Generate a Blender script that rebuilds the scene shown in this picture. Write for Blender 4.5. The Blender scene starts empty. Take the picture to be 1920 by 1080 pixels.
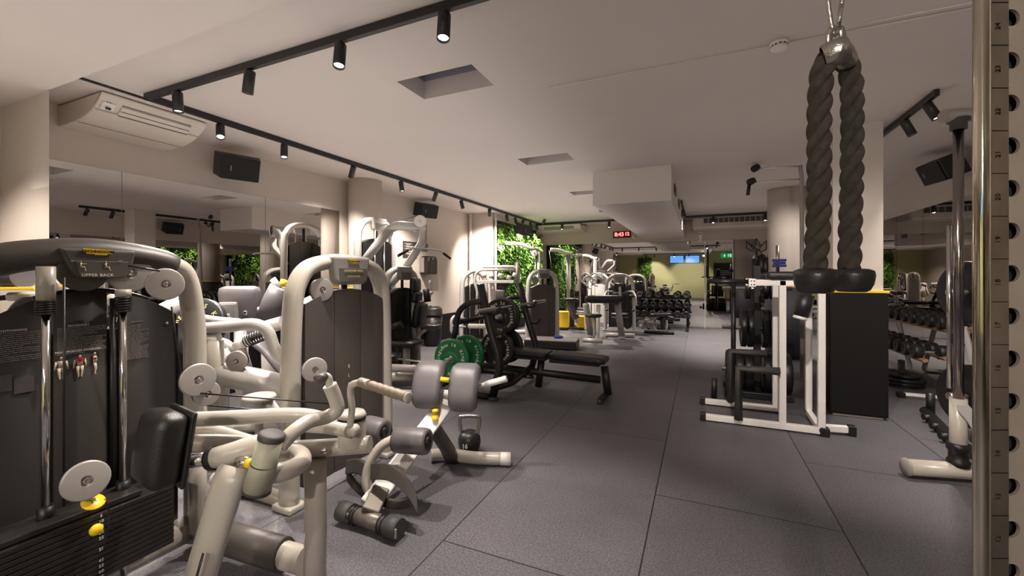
import bpy, bmesh, math, random
from mathutils import Vector, Matrix
from math import sin, cos, pi, radians, sqrt, atan2
random.seed(7)
SC = bpy.context.scene
COL = SC.collection

# ------------------------------------------------------------------ camera
CAM_H = 1.4
YAW = radians(23.9)            # the lens looks 23.9 degrees to the left of the room's long axis
FPX = 794.0
SA, CA = sin(YAW), cos(YAW)
cam_d = bpy.data.cameras.new('camera')
cam_d.sensor_width = 36.0
cam_d.lens = FPX / 1920 * 36.0
cam_d.shift_y = -(540 - 517) / 1920
cam_d.clip_start = 0.02
cam = bpy.data.objects.new('camera', cam_d)
COL.objects.link(cam)
cam.location = (0, 0, CAM_H)
cam.rotation_euler = (pi / 2, 0, YAW)
SC.camera = cam

# ------------------------------------------------------------------ world, exposure
W = bpy.data.worlds.new('world'); SC.world = W; W.use_nodes = True
W.node_tree.nodes['Background'].inputs[0].default_value = (0.14, 0.18, 0.62, 1)
W.node_tree.nodes['Background'].inputs[1].default_value = 0.5
SC.view_settings.view_transform = 'Standard'
SC.view_settings.look = 'None'
SC.view_settings.gamma = 1.0
SC.view_settings.use_curve_mapping = False
SC.view_settings.exposure = 0.0
WARM = (1.0, 0.90, 0.82)
SPOT_W = 200.0                  # watts of one track head
def ceiling_fill(name, x, y, z, sx, sy, power):
    """broad soft light thrown up onto the white ceiling; added fill that no lamp of the room gives"""
    ld = bpy.data.lights.new(name, 'AREA'); ld.shape = 'RECTANGLE'; ld.size = sx; ld.size_y = sy
    ld.energy = power; ld.color = (1.0, 0.90, 0.84)
    lo = bpy.data.objects.new(name, ld); COL.objects.link(lo); lo.location = (x, y, z); lo.rotation_euler = (pi, 0, 0)
ceiling_fill('ceiling_fill_left', -3.0, 5.2, 2.05, 3.2, 10.5, 56)  # added unseen fill lights without fittings, to brighten the ceiling
ceiling_fill('ceiling_fill_right', 1.0, 5.6, 2.05, 3.0, 10.0, 14)
ceiling_fill('ceiling_fill_rear', -1.2, -1.4, 1.9, 6.0, 4.0, 22)
SC.cycles.max_bounces = 10
SC.cycles.diffuse_bounces = 5
SC.cycles.glossy_bounces = 6
SC.cycles.sample_clamp_indirect = 6.0
SC.cycles.sample_clamp_direct = 0.0
SC.cycles.caustics_reflective = True
SC.cycles.use_denoising = True
try:
    SC.cycles.use_adaptive_sampling = True
    SC.cycles.adaptive_threshold = 0.02
except Exception:
    pass

# ------------------------------------------------------------------ measuring helpers (photo point + a known distance -> place in the room)
def D(px, py, d):
    u = (px - 960) / FPX * d
    return Vector((u * CA - d * SA, u * SA + d * CA, CAM_H - (py - 517) / FPX * d))
def F(px, py, z=0.0):
    return D(px, py, (CAM_H - z) * FPX / (py - 517))
def onX(px, py, X):
    k = (px - 960) / FPX
    return D(px, py, X / (k * CA - SA))
def onY(px, py, Y):
    k = (px - 960) / FPX
    return D(px, py, Y / (k * SA + CA))

# ------------------------------------------------------------------ materials
MAT = {}
def mat(name, col, rough=0.5, metal=0.0, bump=0.0, bscale=200.0, var=0.0, vscale=3.0, spec=0.5, emit=None, estr=0.0, coat=0.0):
    if name in MAT: return MAT[name]
    m = bpy.data.materials.new(name); m.use_nodes = True
    nt = m.node_tree; b = nt.nodes['Principled BSDF']
    b.inputs['Base Color'].default_value = (*col, 1)
    b.inputs['Roughness'].default_value = rough
    b.inputs['Metallic'].default_value = metal
    b.inputs['Specular IOR Level'].default_value = spec
    b.inputs['Coat Weight'].default_value = coat
    if emit:
        b.inputs['Emission Color'].default_value = (*emit, 1)
        b.inputs['Emission Strength'].default_value = estr
    if var > 0 or bump > 0:
        tc = nt.nodes.new('ShaderNodeTexCoord')
    if var > 0:
        n = nt.nodes.new('ShaderNodeTexNoise'); n.inputs['Scale'].default_value = vscale; n.inputs['Detail'].default_value = 4
        r = nt.nodes.new('ShaderNodeMapRange'); r.inputs['From Min'].default_value = 0.3; r.inputs['From Max'].default_value = 0.7
        r.inputs['To Min'].default_value = 1 - var; r.inputs['To Max'].default_value = 1 + var
        x = nt.nodes.new('ShaderNodeMixRGB'); x.blend_type = 'MULTIPLY'; x.inputs[0].default_value = 1
        x.inputs[1].default_value = (*col, 1)
        nt.links.new(tc.outputs['Object'], n.inputs['Vector'])
        nt.links.new(n.outputs['Fac'], r.inputs['Value']); nt.links.new(r.outputs[0], x.inputs[2])
        nt.links.new(x.outputs[0], b.inputs['Base Color'])
    if bump > 0:
        n2 = nt.nodes.new('ShaderNodeTexNoise'); n2.inputs['Scale'].default_value = bscale; n2.inputs['Detail'].default_value = 3
        bp = nt.nodes.new('ShaderNodeBump'); bp.inputs['Strength'].default_value = bump; bp.inputs['Distance'].default_value = 0.004
        nt.links.new(tc.outputs['Object'], n2.inputs['Vector'])
        nt.links.new(n2.outputs['Fac'], bp.inputs['Height']); nt.links.new(bp.outputs[0], b.inputs['Normal'])
    MAT[name] = m
    return m

M_WALL = mat('wall_paint', (0.60, 0.53, 0.47), 0.75, bump=0.12, bscale=60, var=0.03, vscale=1.5)
M_CEIL = mat('ceiling_paint', (0.66, 0.60, 0.56), 0.8, bump=0.1, bscale=40, var=0.02, vscale=1.0)
M_WAINS = mat('black_wall_padding', (0.006, 0.0055, 0.0055), 0.55, bump=0.1, bscale=120, spec=0.25)
M_YEL = mat('yellow_stripe', (0.85, 0.60, 0.03), 0.5, var=0.03)
M_MIRROR = mat('mirror_glass', (0.58, 0.56, 0.54), 0.0, 1.0)
M_BLACKM = mat('black_metal', (0.012, 0.011, 0.011), 0.42, 0.0, bump=0.05, bscale=300)
M_BLACKP = mat('black_plastic', (0.009, 0.0085, 0.0085), 0.40, bump=0.08, bscale=350)
M_LEATHER = mat('black_leather', (0.014, 0.013, 0.013), 0.36, bump=0.35, bscale=260)
M_GLEATHER = mat('grey_leather', (0.125, 0.115, 0.12), 0.38, bump=0.3, bscale=220, var=0.08, vscale=6)
M_CREAM = mat('cream_enamel', (0.46, 0.42, 0.36), 0.32, bump=0.03, bscale=200, var=0.05, vscale=5, coat=0.3)
M_SILVER = mat('silver_enamel', (0.56, 0.535, 0.51), 0.33, 0.15, bump=0.03, bscale=200, var=0.03, vscale=6, coat=0.2)
M_WHITE = mat('white_enamel', (0.80, 0.76, 0.72), 0.35, bump=0.03, bscale=150, var=0.04, vscale=8)
M_SHROUD = mat('dark_shroud_panel', (0.030, 0.026, 0.023), 0.42, bump=0.05, bscale=400)
M_SHROUDG = mat('grey_shroud_panel', (0.085, 0.073, 0.066), 0.42, bump=0.05, bscale=400)
M_HEAD = mat('header_plastic', (0.075, 0.064, 0.056), 0.45, bump=0.12, bscale=500)
M_GPLAST = mat('grey_plastic', (0.30, 0.275, 0.26), 0.45, bump=0.06, bscale=300)
M_DISC = mat('pulley_disc', (0.40, 0.37, 0.34), 0.42, 0.2, bump=0.06, bscale=400)
M_CHROME = mat('chrome', (0.78, 0.76, 0.74), 0.12, 1.0)
M_STEEL = mat('brushed_steel', (0.52, 0.49, 0.46), 0.32, 1.0, bump=0.05, bscale=90, var=0.05, vscale=4)
M_PLATEK = mat('black_bumper_rubber', (0.011, 0.011, 0.012), 0.40, bump=0.06, bscale=200)
M_PLATEG = mat('green_bumper_rubber', (0.004, 0.13, 0.035), 0.38, bump=0.06, bscale=200)
M_INKW = mat('white_print', (0.72, 0.66, 0.58), 0.6)
M_INKG = mat('grey_print', (0.36, 0.32, 0.28), 0.6)
M_INKGREEN = mat('pale_green_print', (0.50, 0.70, 0.45), 0.6)
M_INKR = mat('red_print', (0.5, 0.01, 0.015), 0.6)
M_YPLAST = mat('yellow_plastic', (0.90, 0.58, 0.02), 0.35)
M_BLUEP = mat('blue_plastic', (0.01, 0.03, 0.30), 0.4)
M_ROPE = mat('black_rope_fibre', (0.065, 0.053, 0.040), 0.85, bump=0.9, bscale=900, var=0.35, vscale=60)
M_ACW = mat('air_conditioner_white', (0.68, 0.62, 0.55), 0.45)
M_DGREY = mat('dark_grey_rubber', (0.05, 0.047, 0.045), 0.6, bump=0.2, bscale=300)
M_IRON = mat('cast_iron', (0.03, 0.03, 0.03), 0.45, 0.3, bump=0.25, bscale=200)
M_WOOD = mat('plywood', (0.35, 0.20, 0.10), 0.5, var=0.1, vscale=8)
M_LAMP = mat('lamp_glow', (1, 1, 1), 0.4, emit=(1.0, 0.88, 0.78), estr=25.0)
M_CABLE = mat('black_cable', (0.01, 0.01, 0.01), 0.4)

def floor_material():
    m = bpy.data.materials.new('rubber_floor_tiles'); m.use_nodes = True
    nt = m.node_tree; b = nt.nodes['Principled BSDF']; L = nt.links
    tc = nt.nodes.new('ShaderNodeTexCoord')
    n = nt.nodes.new('ShaderNodeTexNoise'); n.inputs['Scale'].default_value = 95; n.inputs['Detail'].default_value = 6
    n.inputs['Roughness'].default_value = 0.8
    L.new(tc.outputs['Object'], n.inputs['Vector'])
    r = nt.nodes.new('ShaderNodeValToRGB')
    r.color_ramp.elements[0].position = 0.36; r.color_ramp.elements[0].color = (0.040, 0.0385, 0.043, 1)
    r.color_ramp.elements[1].position = 0.72; r.color_ramp.elements[1].color = (0.215, 0.204, 0.22, 1)
    L.new(n.outputs['Fac'], r.inputs[0])
    # scattered pale granules
    v = nt.nodes.new('ShaderNodeTexVoronoi'); v.inputs['Scale'].default_value = 150
    L.new(tc.outputs['Object'], v.inputs['Vector'])
    lt = nt.nodes.new('ShaderNodeMath'); lt.operation = 'LESS_THAN'; lt.inputs[1].default_value = 0.17
    L.new(v.outputs['Distance'], lt.inputs[0])
    mx = nt.nodes.new('ShaderNodeMixRGB'); mx.inputs[2].default_value = (0.34, 0.32, 0.32, 1)
    mm = nt.nodes.new('ShaderNodeMath'); mm.operation = 'MULTIPLY'; mm.inputs[1].default_value = 0.45
    L.new(lt.outputs[0], mm.inputs[0]); L.new(mm.outputs[0], mx.inputs[0]); L.new(r.outputs[0], mx.inputs[1])
    # worn broad patches
    n3 = nt.nodes.new('ShaderNodeTexNoise'); n3.inputs['Scale'].default_value = 1.3; n3.inputs['Detail'].default_value = 5
    L.new(tc.outputs['Object'], n3.inputs['Vector'])
    r3 = nt.nodes.new('ShaderNodeMapRange'); r3.inputs['From Min'].default_value = 0.3; r3.inputs['From Max'].default_value = 0.7
    r3.inputs['To Min'].default_value = 0.82; r3.inputs['To Max'].default_value = 1.15
    L.new(n3.outputs['Fac'], r3.inputs['Value'])
    m3 = nt.nodes.new('ShaderNodeMixRGB'); m3.blend_type = 'MULTIPLY'; m3.inputs[0].default_value = 1
    L.new(mx.outputs[0], m3.inputs[1]); L.new(r3.outputs[0], m3.inputs[2])
    # tile seams
    mp = nt.nodes.new('ShaderNodeMapping'); mp.inputs['Location'].default_value = (0.0, 0.26, 0); mp.inputs['Rotation'].default_value = (0, 0, radians(90))
    L.new(tc.outputs['Object'], mp.inputs['Vector'])
    br = nt.nodes.new('ShaderNodeTexBrick'); br.offset = 0.5
    br.inputs['Scale'].default_value = 1.0; br.inputs['Brick Width'].default_value = 1.9; br.inputs['Row Height'].default_value = 0.98
    br.inputs['Mortar Size'].default_value = 0.0045; br.inputs['Mortar Smooth'].default_value = 0.3
    br.inputs['Color1'].default_value = (1, 1, 1, 1); br.inputs['Color2'].default_value = (0.86, 0.86, 0.87, 1); br.inputs['Mortar'].default_value = (0.12, 0.12, 0.12, 1)
    L.new(mp.outputs[0], br.inputs['Vector'])
    m4 = nt.nodes.new('ShaderNodeMixRGB'); m4.blend_type = 'MULTIPLY'; m4.inputs[0].default_value = 1
    L.new(m3.outputs[0], m4.inputs[1]); L.new(br.outputs['Color'], m4.inputs[2])
    L.new(m4.outputs[0], b.inputs['Base Color'])
    b.inputs['Roughness'].default_value = 0.52
    b.inputs['Specular IOR Level'].default_value = 0.45
    bp = nt.nodes.new('ShaderNodeBump'); bp.inputs['Strength'].default_value = 0.5; bp.inputs['Distance'].default_value = 0.002
    L.new(n.outputs['Fac'], bp.inputs['Height']); L.new(bp.outputs[0], b.inputs['Normal'])
    return m

# ------------------------------------------------------------------ mesh builder
def beam_box(p, q, w_, d_, face, bev=.01):
    """box-section bar from p to q; 'face' = direction its wide side faces"""
    p, q = Vector(p), Vector(q); z = (q - p).normalized(); f = Vector(face); f = (f - z * f.dot(z)).normalized(); x = f.cross(z).normalized()
    b = B(); b.box((p + q) / 2, (w_, d_, (q - p).length), Matrix((x, f, z)).transposed(), bev=bev); return b

class B:
    def __init__(s): s.bm = bmesh.new()
    def box(s, c, size, rot=None, bev=0.0, seg=2):
        t = bmesh.new(); bmesh.ops.create_cube(t, size=1.0)
        bmesh.ops.scale(t, vec=Vector(size), verts=t.verts)
        if bev > 0:
            bev = min(bev, min(size) * 0.49)
            bmesh.ops.bevel(t, geom=t.edges[:] , offset=bev, segments=seg, affect='EDGES', profile=0.5)
        M = Matrix.Translation(Vector(c)) @ (rot.to_4x4() if rot is not None else Matrix())
        t.transform(M); s._merge(t); return s
    def _merge(s, t):
        me = bpy.data.meshes.new('tmp'); t.to_mesh(me); t.free(); s.bm.from_mesh(me); bpy.data.meshes.remove(me)
    def tube(s, pts, r, seg=12, caps=True, closed=False, flat=1.0, up=None, taper=None):
        """swept round (or oval: flat = ratio along 'up') tube; r number or list"""
        pts = [Vector(p) for p in pts]
        n = len(pts)
        if n < 2: return s
        rr = r if isinstance(r, (list, tuple)) else [r] * n
        rings = []
        prev = None
        for i, p in enumerate(pts):
            if closed: tg = (pts[(i + 1) % n] - pts[i - 1])
            elif i == 0: tg = pts[1] - pts[0]
            elif i == n - 1: tg = pts[-1] - pts[-2]
            else: tg = (pts[i + 1] - p).normalized() + (p - pts[i - 1]).normalized()
            if tg.length < 1e-9: tg = Vector((0, 0, 1))
            tg.normalize()
            if prev is None:
                ref = Vector(up) if up is not None else (Vector((0, 0, 1)) if abs(tg.z) < 0.9 else Vector((1, 0, 0)))
                a = (ref - tg * ref.dot(tg)).normalized()
            else:
                a = prev - tg * prev.dot(tg)
                a = a.normalized() if a.length > 1e-6 else Vector((1, 0, 0))
                if up is not None:
                    ref = Vector(up); q = ref - tg * ref.dot(tg)
                    if q.length > 0.15: a = q.normalized()
            prev = a
            b = tg.cross(a)
            rings.append([s.bm.verts.new(p + a * (cos(2 * pi * k / seg) * rr[i] * flat) + b * (sin(2 * pi * k / seg) * rr[i])) for k in range(seg)])
        m = n if closed else n - 1
        for i in range(m):
            A, C2 = rings[i], rings[(i + 1) % n]
            for k in range(seg):
                f = s.bm.faces.new((A[k], A[(k + 1) % seg], C2[(k + 1) % seg], C2[k])); f.smooth = True
        if caps and not closed:
            for R, rev in ((rings[0], True), (rings[-1], False)):
                try: s.bm.faces.new(list(reversed(R)) if rev else R)
                except ValueError: pass
        return s
    def cyl(s, p0, p1, r, r1=None, seg=20):
        return s.tube([p0, p1], [r, r if r1 is None else r1], seg)
    def lathe(s, c, axis, prof, seg=28, ref=None):
        """prof: list of (radius, height along axis)"""
        ax = Vector(axis).normalized()
        rf = Vector(ref) if ref else (Vector((0, 0, 1)) if abs(ax.z) < 0.9 else Vector((1, 0, 0)))
        a = (rf - ax * rf.dot(ax)).normalized(); b = ax.cross(a); c = Vector(c)
        rings = []
        for (r, h) in prof:
            if r < 1e-6: rings.append([s.bm.verts.new(c + ax * h)])
            else: rings.append([s.bm.verts.new(c + ax * h + a * (cos(2 * pi * k / seg) * r) + b * (sin(2 * pi * k / seg) * r)) for k in range(seg)])
        for i in range(len(rings) - 1):
            A, C2 = rings[i], rings[i + 1]
            for k in range(seg):
                k2 = (k + 1) % seg
                if len(A) == 1 and len(C2) == 1: continue
                if len(A) == 1: f = s.bm.faces.new((A[0], C2[k2], C2[k]))
                elif len(C2) == 1: f = s.bm.faces.new((A[k], A[k2], C2[0]))
                else: f = s.bm.faces.new((A[k], A[k2], C2[k2], C2[k]))
                f.smooth = True
        return s
    def prism(s, poly, o, ux, uy, depth, bev=0.0):
        """extrude 2-D outline (list of (a,b)) placed at o with axes ux, uy; thickness 'depth' along ux x uy, centred"""
        ux = Vector(ux).normalized(); uy = Vector(uy).normalized(); nz = ux.cross(uy).normalized(); o = Vector(o)
        t = bmesh.new()
        lo = [t.verts.new(o + ux * a + uy * b - nz * depth / 2) for a, b in poly]
        hi = [t.verts.new(o + ux * a + uy * b + nz * depth / 2) for a, b in poly]
        t.faces.new(list(reversed(lo))); t.faces.new(hi)
        n = len(poly)
        for i in range(n): t.faces.new((lo[i], lo[(i + 1) % n], hi[(i + 1) % n], hi[i]))
        bmesh.ops.recalc_face_normals(t, faces=t.faces)
        if bev > 0:
            ed = [e for e in t.edges if len(e.link_faces) == 2 and e.calc_face_angle(0) > 0.6]
            bmesh.ops.bevel(t, geom=ed, offset=bev, segments=3, affect='EDGES', profile=0.5)
        s._merge(t); return s
    def cushion(s, c, size, rot=None, puff=0.3, cuts=7):
        """rounded upholstered block: superellipsoid-like"""
        t = bmesh.new(); bmesh.ops.create_cube(t, size=2.0)
        bmesh.ops.subdivide_edges(t, edges=t.edges[:], cuts=cuts, use_grid_fill=True)
        sx, sy, sz = [v / 2 for v in size]; r = min(sx, sy, sz) * 0.75
        for v in t.verts:
            p = v.co.copy()
            q = Vector((p.x * sx, p.y * sy, p.z * sz))
            inner = Vector((max(-(sx - r), min(sx - r, q.x)), max(-(sy - r), min(sy - r, q.y)), max(-(sz - r), min(sz - r, q.z))))
            dd = q - inner
            if dd.length > 1e-9:
                q = inner + dd.normalized() * r
            m = min(sx, sy, sz)
            bulge = puff * m * (1 - p.x * p.x if sx != m else 1) * (1 - p.y * p.y if sy != m else 1) * (1 - p.z * p.z if sz != m else 1) * 0.5
            if sx == m: q.x += bulge * (1 if p.x > 0.5 else -1 if p.x < -0.5 else 0)
            elif sy == m: q.y += bulge * (1 if p.y > 0.5 else -1 if p.y < -0.5 else 0)
            else: q.z += bulge * (1 if p.z > 0.5 else -1 if p.z < -0.5 else 0)
            v.co = q
        for f in t.faces: f.smooth = True
        M = Matrix.Translation(Vector(c)) @ (rot.to_4x4() if rot is not None else Matrix())
        t.transform(M); s._merge(t); return s
    def surf(s, grid, smooth=True):
        vs = [[s.bm.verts.new(Vector(p)) for p in row] for row in grid]
        for i in range(len(vs) - 1):
            for j in range(len(vs[0]) - 1):
                f = s.bm.faces.new((vs[i][j], vs[i][j + 1], vs[i + 1][j + 1], vs[i + 1][j])); f.smooth = smooth
        return s
    def text(s, txt, o, ux, uy, size, align='CENTER', depth=0.0006, spacing=1.0, bold=0.0, stretch=1.0):
        ux = Vector(ux).normalized(); uy = Vector(uy).normalized(); nz = ux.cross(uy)
        cu = bpy.data.curves.new('t', 'FONT'); cu.body = txt; cu.size = size; cu.align_x = align; cu.align_y = 'CENTER'
        cu.extrude = depth; cu.space_character = spacing; cu.resolution_u = 2; cu.offset = bold
        ob = bpy.data.objects.new('t', cu)
        COL.objects.link(ob)
        dg = bpy.context.evaluated_depsgraph_get(); dg.update()
        me = bpy.data.meshes.new_from_object(ob.evaluated_get(dg))
        M = Matrix(((ux.x * stretch, uy.x, nz.x, o[0]), (ux.y * stretch, uy.y, nz.y, o[1]), (ux.z * stretch, uy.z, nz.z, o[2]), (0, 0, 0, 1)))
        me.transform(M); s.bm.from_mesh(me)
        bpy.data.objects.remove(ob); bpy.data.curves.remove(cu); bpy.data.meshes.remove(me)
        return s

def rsmooth(pts, rad=0.06, k=5):
    """round the inner corners of a polyline"""
    pts = [Vector(p) for p in pts]; out = [pts[0]]
    for i in range(1, len(pts) - 1):
        a, b, c = pts[i - 1], pts[i], pts[i + 1]
        da, dc = a - b, c - b
        r = min(rad, da.length * 0.48, dc.length * 0.48)
        if r < 1e-5: out.append(b); continue
        p0 = b + da.normalized() * r; p2 = b + dc.normalized() * r
        for j in range(k + 1):
            t = j / k
            out.append(p0 * (1 - t) ** 2 + b * 2 * t * (1 - t) + p2 * t * t)
    out.append(pts[-1]); return out
def catmull(pts, k=6, closed=False):
    pts = [Vector(p) for p in pts]; n = len(pts); out = []
    rng = range(n) if closed else range(n - 1)
    for i in rng:
        if closed: p0, p1, p2, p3 = pts[i - 1], pts[i], pts[(i + 1) % n], pts[(i + 2) % n]
        else: p0, p1, p2, p3 = pts[max(i - 1, 0)], pts[i], pts[i + 1], pts[min(i + 2, n - 1)]
        for j in range(k):
            t = j / k
            out.append(0.5 * ((2 * p1) + (-p0 + p2) * t + (2 * p0 - 5 * p1 + 4 * p2 - p3) * t * t + (-p0 + 3 * p1 - 3 * p2 + p3) * t ** 3))
    if not closed: out.append(pts[-1])
    return out

# ------------------------------------------------------------------ scene graph helpers
def thing(name, label, cat, loc=(0, 0, 0), rotz=0.0, group=None):
    o = bpy.data.objects.new(name, None); COL.objects.link(o)
    o.location = loc; o.rotation_euler = (0, 0, rotz); o.empty_display_size = 0.1
    o['label'] = label; o['category'] = cat
    if group: o['group'] = group
    return o
def tag(o, label, cat, group=None, kind=None):
    o['label'] = label; o['category'] = cat
    if group: o['group'] = group
    if kind: o['kind'] = kind
    return o
def chain(o):
    M = Matrix()
    while o is not None:
        M = (Matrix.Translation(o.location) @ o.rotation_euler.to_matrix().to_4x4()) @ M
        o = o.parent
    return M
def part(name, b, material, parent=None, world=False, label=None, bevel=0.0, normals=True):
    """one mesh object from builder b; verts are local to the top thing (world=True: given in room coordinates)"""
    if normals: bmesh.ops.recalc_face_normals(b.bm, faces=b.bm.faces)
    me = bpy.data.meshes.new(name); 
    if world and parent is not None: b.bm.transform(chain(parent).inverted())
    b.bm.to_mesh(me); b.bm.free()
    o = bpy.data.objects.new(name, me); COL.objects.link(o); me.materials.append(material)
    if parent is not None: o.parent = parent
    if label: o['label'] = label
    if bevel > 0:
        md = o.modifiers.new('bevel', 'BEVEL'); md.width = bevel; md.segments = 2; md.limit_method = 'ANGLE'
    return o
def single(name, b, material, label, cat, group=None, kind=None):
    """a top-level thing that is one mesh; origin moved to its base centre"""
    b.bm.verts.ensure_lookup_table()
    xs = [v.co.x for v in b.bm.verts]; ys = [v.co.y for v in b.bm.verts]; zs = [v.co.z for v in b.bm.verts]
    c = Vector(((min(xs) + max(xs)) / 2, (min(ys) + max(ys)) / 2, min(zs)))
    b.bm.transform(Matrix.Translation(-c))
    o = part(name, b, material); o.location = c
    return tag(o, label, cat, group, kind)
def struct(name, b, material, parent=None, label=None):
    o = part(name, b, material, parent)
    if parent is None: o['kind'] = 'structure'
    if label: o['label'] = label
    return o
def copy_tree(o, parent=None):
    c = o.copy(); COL.objects.link(c); c.parent = parent
    for ch in list(o.children): copy_tree(ch, c)
    return c
def place(src, loc, rotz, label, group=None):
    c = copy_tree(src); c.location = loc; c.rotation_euler = (0, 0, rotz); c['label'] = label
    if group: c['group'] = group
    return c
# ================================================================== THE ROOM
ZC = 2.9
XL, XR, YF, YB = -5.15, 2.9, 12.4, -4.5
b = B(); b.box(((XL + XR) / 2, (YF + YB) / 2, -0.05), (XR - XL + 0.4, YF - YB + 0.4, 0.1)); struct('floor', b, floor_material())
# ceiling slab with roof-light shafts
holes = [(-2.17, -1.50, 0.27, 0.62), (-2.12, -1.46, 2.63, 2.99), (-2.12, -1.46, 5.0, 5.34), (-2.12, -1.46, 7.36, 7.70), (-2.12, -1.46, 9.7, 10.05)]
b = B()
xs = [XL - 0.1, -2.14, -1.48, XR + 0.1]
yc = [YB - 0.1]
for h in holes: yc += [h[2], h[3]]
yc.append(YF + 0.1)
for j in range(len(yc) - 1):
    for i in range(3):
        if i == 1 and j % 2 == 1: continue
        b.box(((xs[i] + xs[i + 1]) / 2, (yc[j] + yc[j + 1]) / 2, ZC + 0.075), (xs[i + 1] - xs[i], yc[j + 1] - yc[j], 0.15))
struct('ceiling', b, M_CEIL)
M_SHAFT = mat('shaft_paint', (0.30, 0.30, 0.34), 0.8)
for k, h in enumerate(holes):
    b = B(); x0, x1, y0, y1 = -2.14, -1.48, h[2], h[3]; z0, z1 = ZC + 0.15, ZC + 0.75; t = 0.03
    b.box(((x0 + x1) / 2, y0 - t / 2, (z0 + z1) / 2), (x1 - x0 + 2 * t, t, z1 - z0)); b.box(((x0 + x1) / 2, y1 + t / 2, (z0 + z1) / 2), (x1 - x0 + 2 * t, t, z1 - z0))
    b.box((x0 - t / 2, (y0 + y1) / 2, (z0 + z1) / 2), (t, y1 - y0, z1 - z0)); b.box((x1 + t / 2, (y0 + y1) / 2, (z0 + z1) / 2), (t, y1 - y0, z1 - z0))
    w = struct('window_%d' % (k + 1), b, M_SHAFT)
    g = B(); g.box(((x0 + x1) / 2, (y0 + y1) / 2, z1 - 0.03), (x1 - x0, y1 - y0, 0.008))
    gm = MAT.get('roof_glass')
    if gm is None:
        gm = mat('roof_glass', (0.8, 0.85, 0.95), 0.05); gm.node_tree.nodes['Principled BSDF'].inputs['Transmission Weight'].default_value = 1.0
    struct('window_pane', g, gm, w)
# thin ceiling seams
b = B()
b.tube([(-1.10, 3.20, ZC - 0.004), (2.9, 3.20, ZC - 0.004)], 0.009, 6); b.tube([(0.9, 3.14, ZC - 0.004), (2.9, 3.14, ZC - 0.004)], 0.006, 6)
struct('trim_1', b, M_CEIL)
b = B(); b.box((-4.28, 1.80, ZC - 0.006), (0.03, 0.75, 0.012)); struct('trim_2', b, M_BLACKP)
# soffit and bulkhead
b = B(); b.box(((XL + 0.6) / 2, (YB + 1.45) / 2, 2.825), (0.6 - XL, 1.45 - YB, 0.15)); struct('ceiling_soffit', b, M_CEIL)
b = B(); b.box((-0.885, (6.1 + YF) / 2, (2.42 + ZC) / 2), (1.07, YF - 6.1, ZC - 2.42))
bk = struct('ceiling_bulkhead', b, M_CEIL)
M_VENT = mat('vent_dark', (0.09, 0.08, 0.075), 0.6)
for k in range(4):
    y = 6.9 + k * 1.35
    b = B(); b.box((-0.345, y, 2.70), (0.012, 0.42, 0.13))
    for q in range(6): b.box((-0.336, y, 2.645 + q * 0.022), (0.012, 0.42, 0.006))
    struct('bulkhead_vent', b, M_VENT, bk)
# walls
T = 0.1
def wallbox(name, x0, x1, y0, y1, z0=0.0, z1=ZC, m=M_WALL):
    b = B(); b.box(((x0 + x1) / 2, (y0 + y1) / 2, (z0 + z1) / 2), (x1 - x0, y1 - y0, z1 - z0)); return struct(name, b, m)
wallbox('wall_left', XL - T, XL, YB - T, 9.0)
wallbox('wall_left_step', XL - T, -4.5, 9.0, YF + T)
wallbox('wall_back', XL - T, XR + T, YF, YF + T)
wallbox('wall_right', XR, XR + T, YB - T, YF)
M_OLIVE = mat('olive_wall_paint', (0.50, 0.50, 0.26), 0.75, bump=0.1, bscale=60)
wallbox('wall_front', XL - T, XR + T, YB - T, YB, m=M_OLIVE)
b = B(); b.prism([(XL - .05, 1.45), (-4.32, 1.45), (-5.10, 1.70), (XL - .05, 1.71)], (0, 0, ZC / 2), (1, 0, 0), (0, 1, 0), ZC); struct('wall_pier', b, M_WALL)
# left wainscot under the mirrors and skirting on the plain wall
b = B(); b.box((XL + 0.03, 3.35, 0.40), (0.06, 3.28, 0.80), bev=0.006); struct('baseboard_left', b, M_WAINS)
b = B(); b.box((XL + 0.04, 3.35, 0.83), (0.08, 3.28, 0.055), bev=0.006); struct('trim_3', b, M_YEL)
b = B(); b.box((XL + 0.012, 7.1, 0.28), (0.024, 3.7, 0.56)); struct('baseboard_plain', b, M_WAINS)
b = B(); b.box((-4.488, 10.7, 0.28), (0.024, 3.3, 0.56)); struct('baseboard_step', b, M_WAINS)

def mirror(label, lo, hi):
    b = B(); c = [(lo[i] + hi[i]) / 2 for i in range(3)]; sz = [hi[i] - lo[i] for i in range(3)]
    b.box(c, sz)
    return single('wall_mirror', b, M_MIRROR, label, 'mirror', 'tall wall mirror panels')
g = 0.003
mirror('left wall mirror panel nearest the pale pier, above the black padding', (XL, 1.71, 0.87), (XL + 0.008, 2.23 - g, 2.41))
mirror('left wall mirror panel in the middle, above the black padding', (XL, 2.23 + g, 0.87), (XL + 0.008, 3.72 - g, 2.41))
mirror('left wall mirror panel next to the round column', (XL, 3.72 + g, 0.87), (XL + 0.008, 4.95, 2.41))
fx = [-4.44, -2.97, -1.42, 0.13, 1.68, 2.88]
fl = ['far wall mirror panel in the left corner beside the planted wall', 'far wall mirror panel under the red clock', 'far wall mirror panel behind the dumbbells, below the bulkhead',
      'far wall mirror panel right of the white edge strip', 'far wall mirror panel in the right corner behind the round column']
for i in range(5):
    mirror(fl[i], (fx[i] + g, YF - 0.01, 0.02), (fx[i + 1] - g, YF, 2.34))
b = B(); b.box((0.13, YF - 0.02, 1.17), (0.025, 0.03, 2.34)); struct('trim_4', b, M_WHITE)
ys = [-0.5 , 0.63, 1.53, 2.43, 3.33, 4.23, 5.13, 6.03, 6.93, 7.83, 8.73, 9.63, 10.53, 11.43, 12.37]
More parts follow.
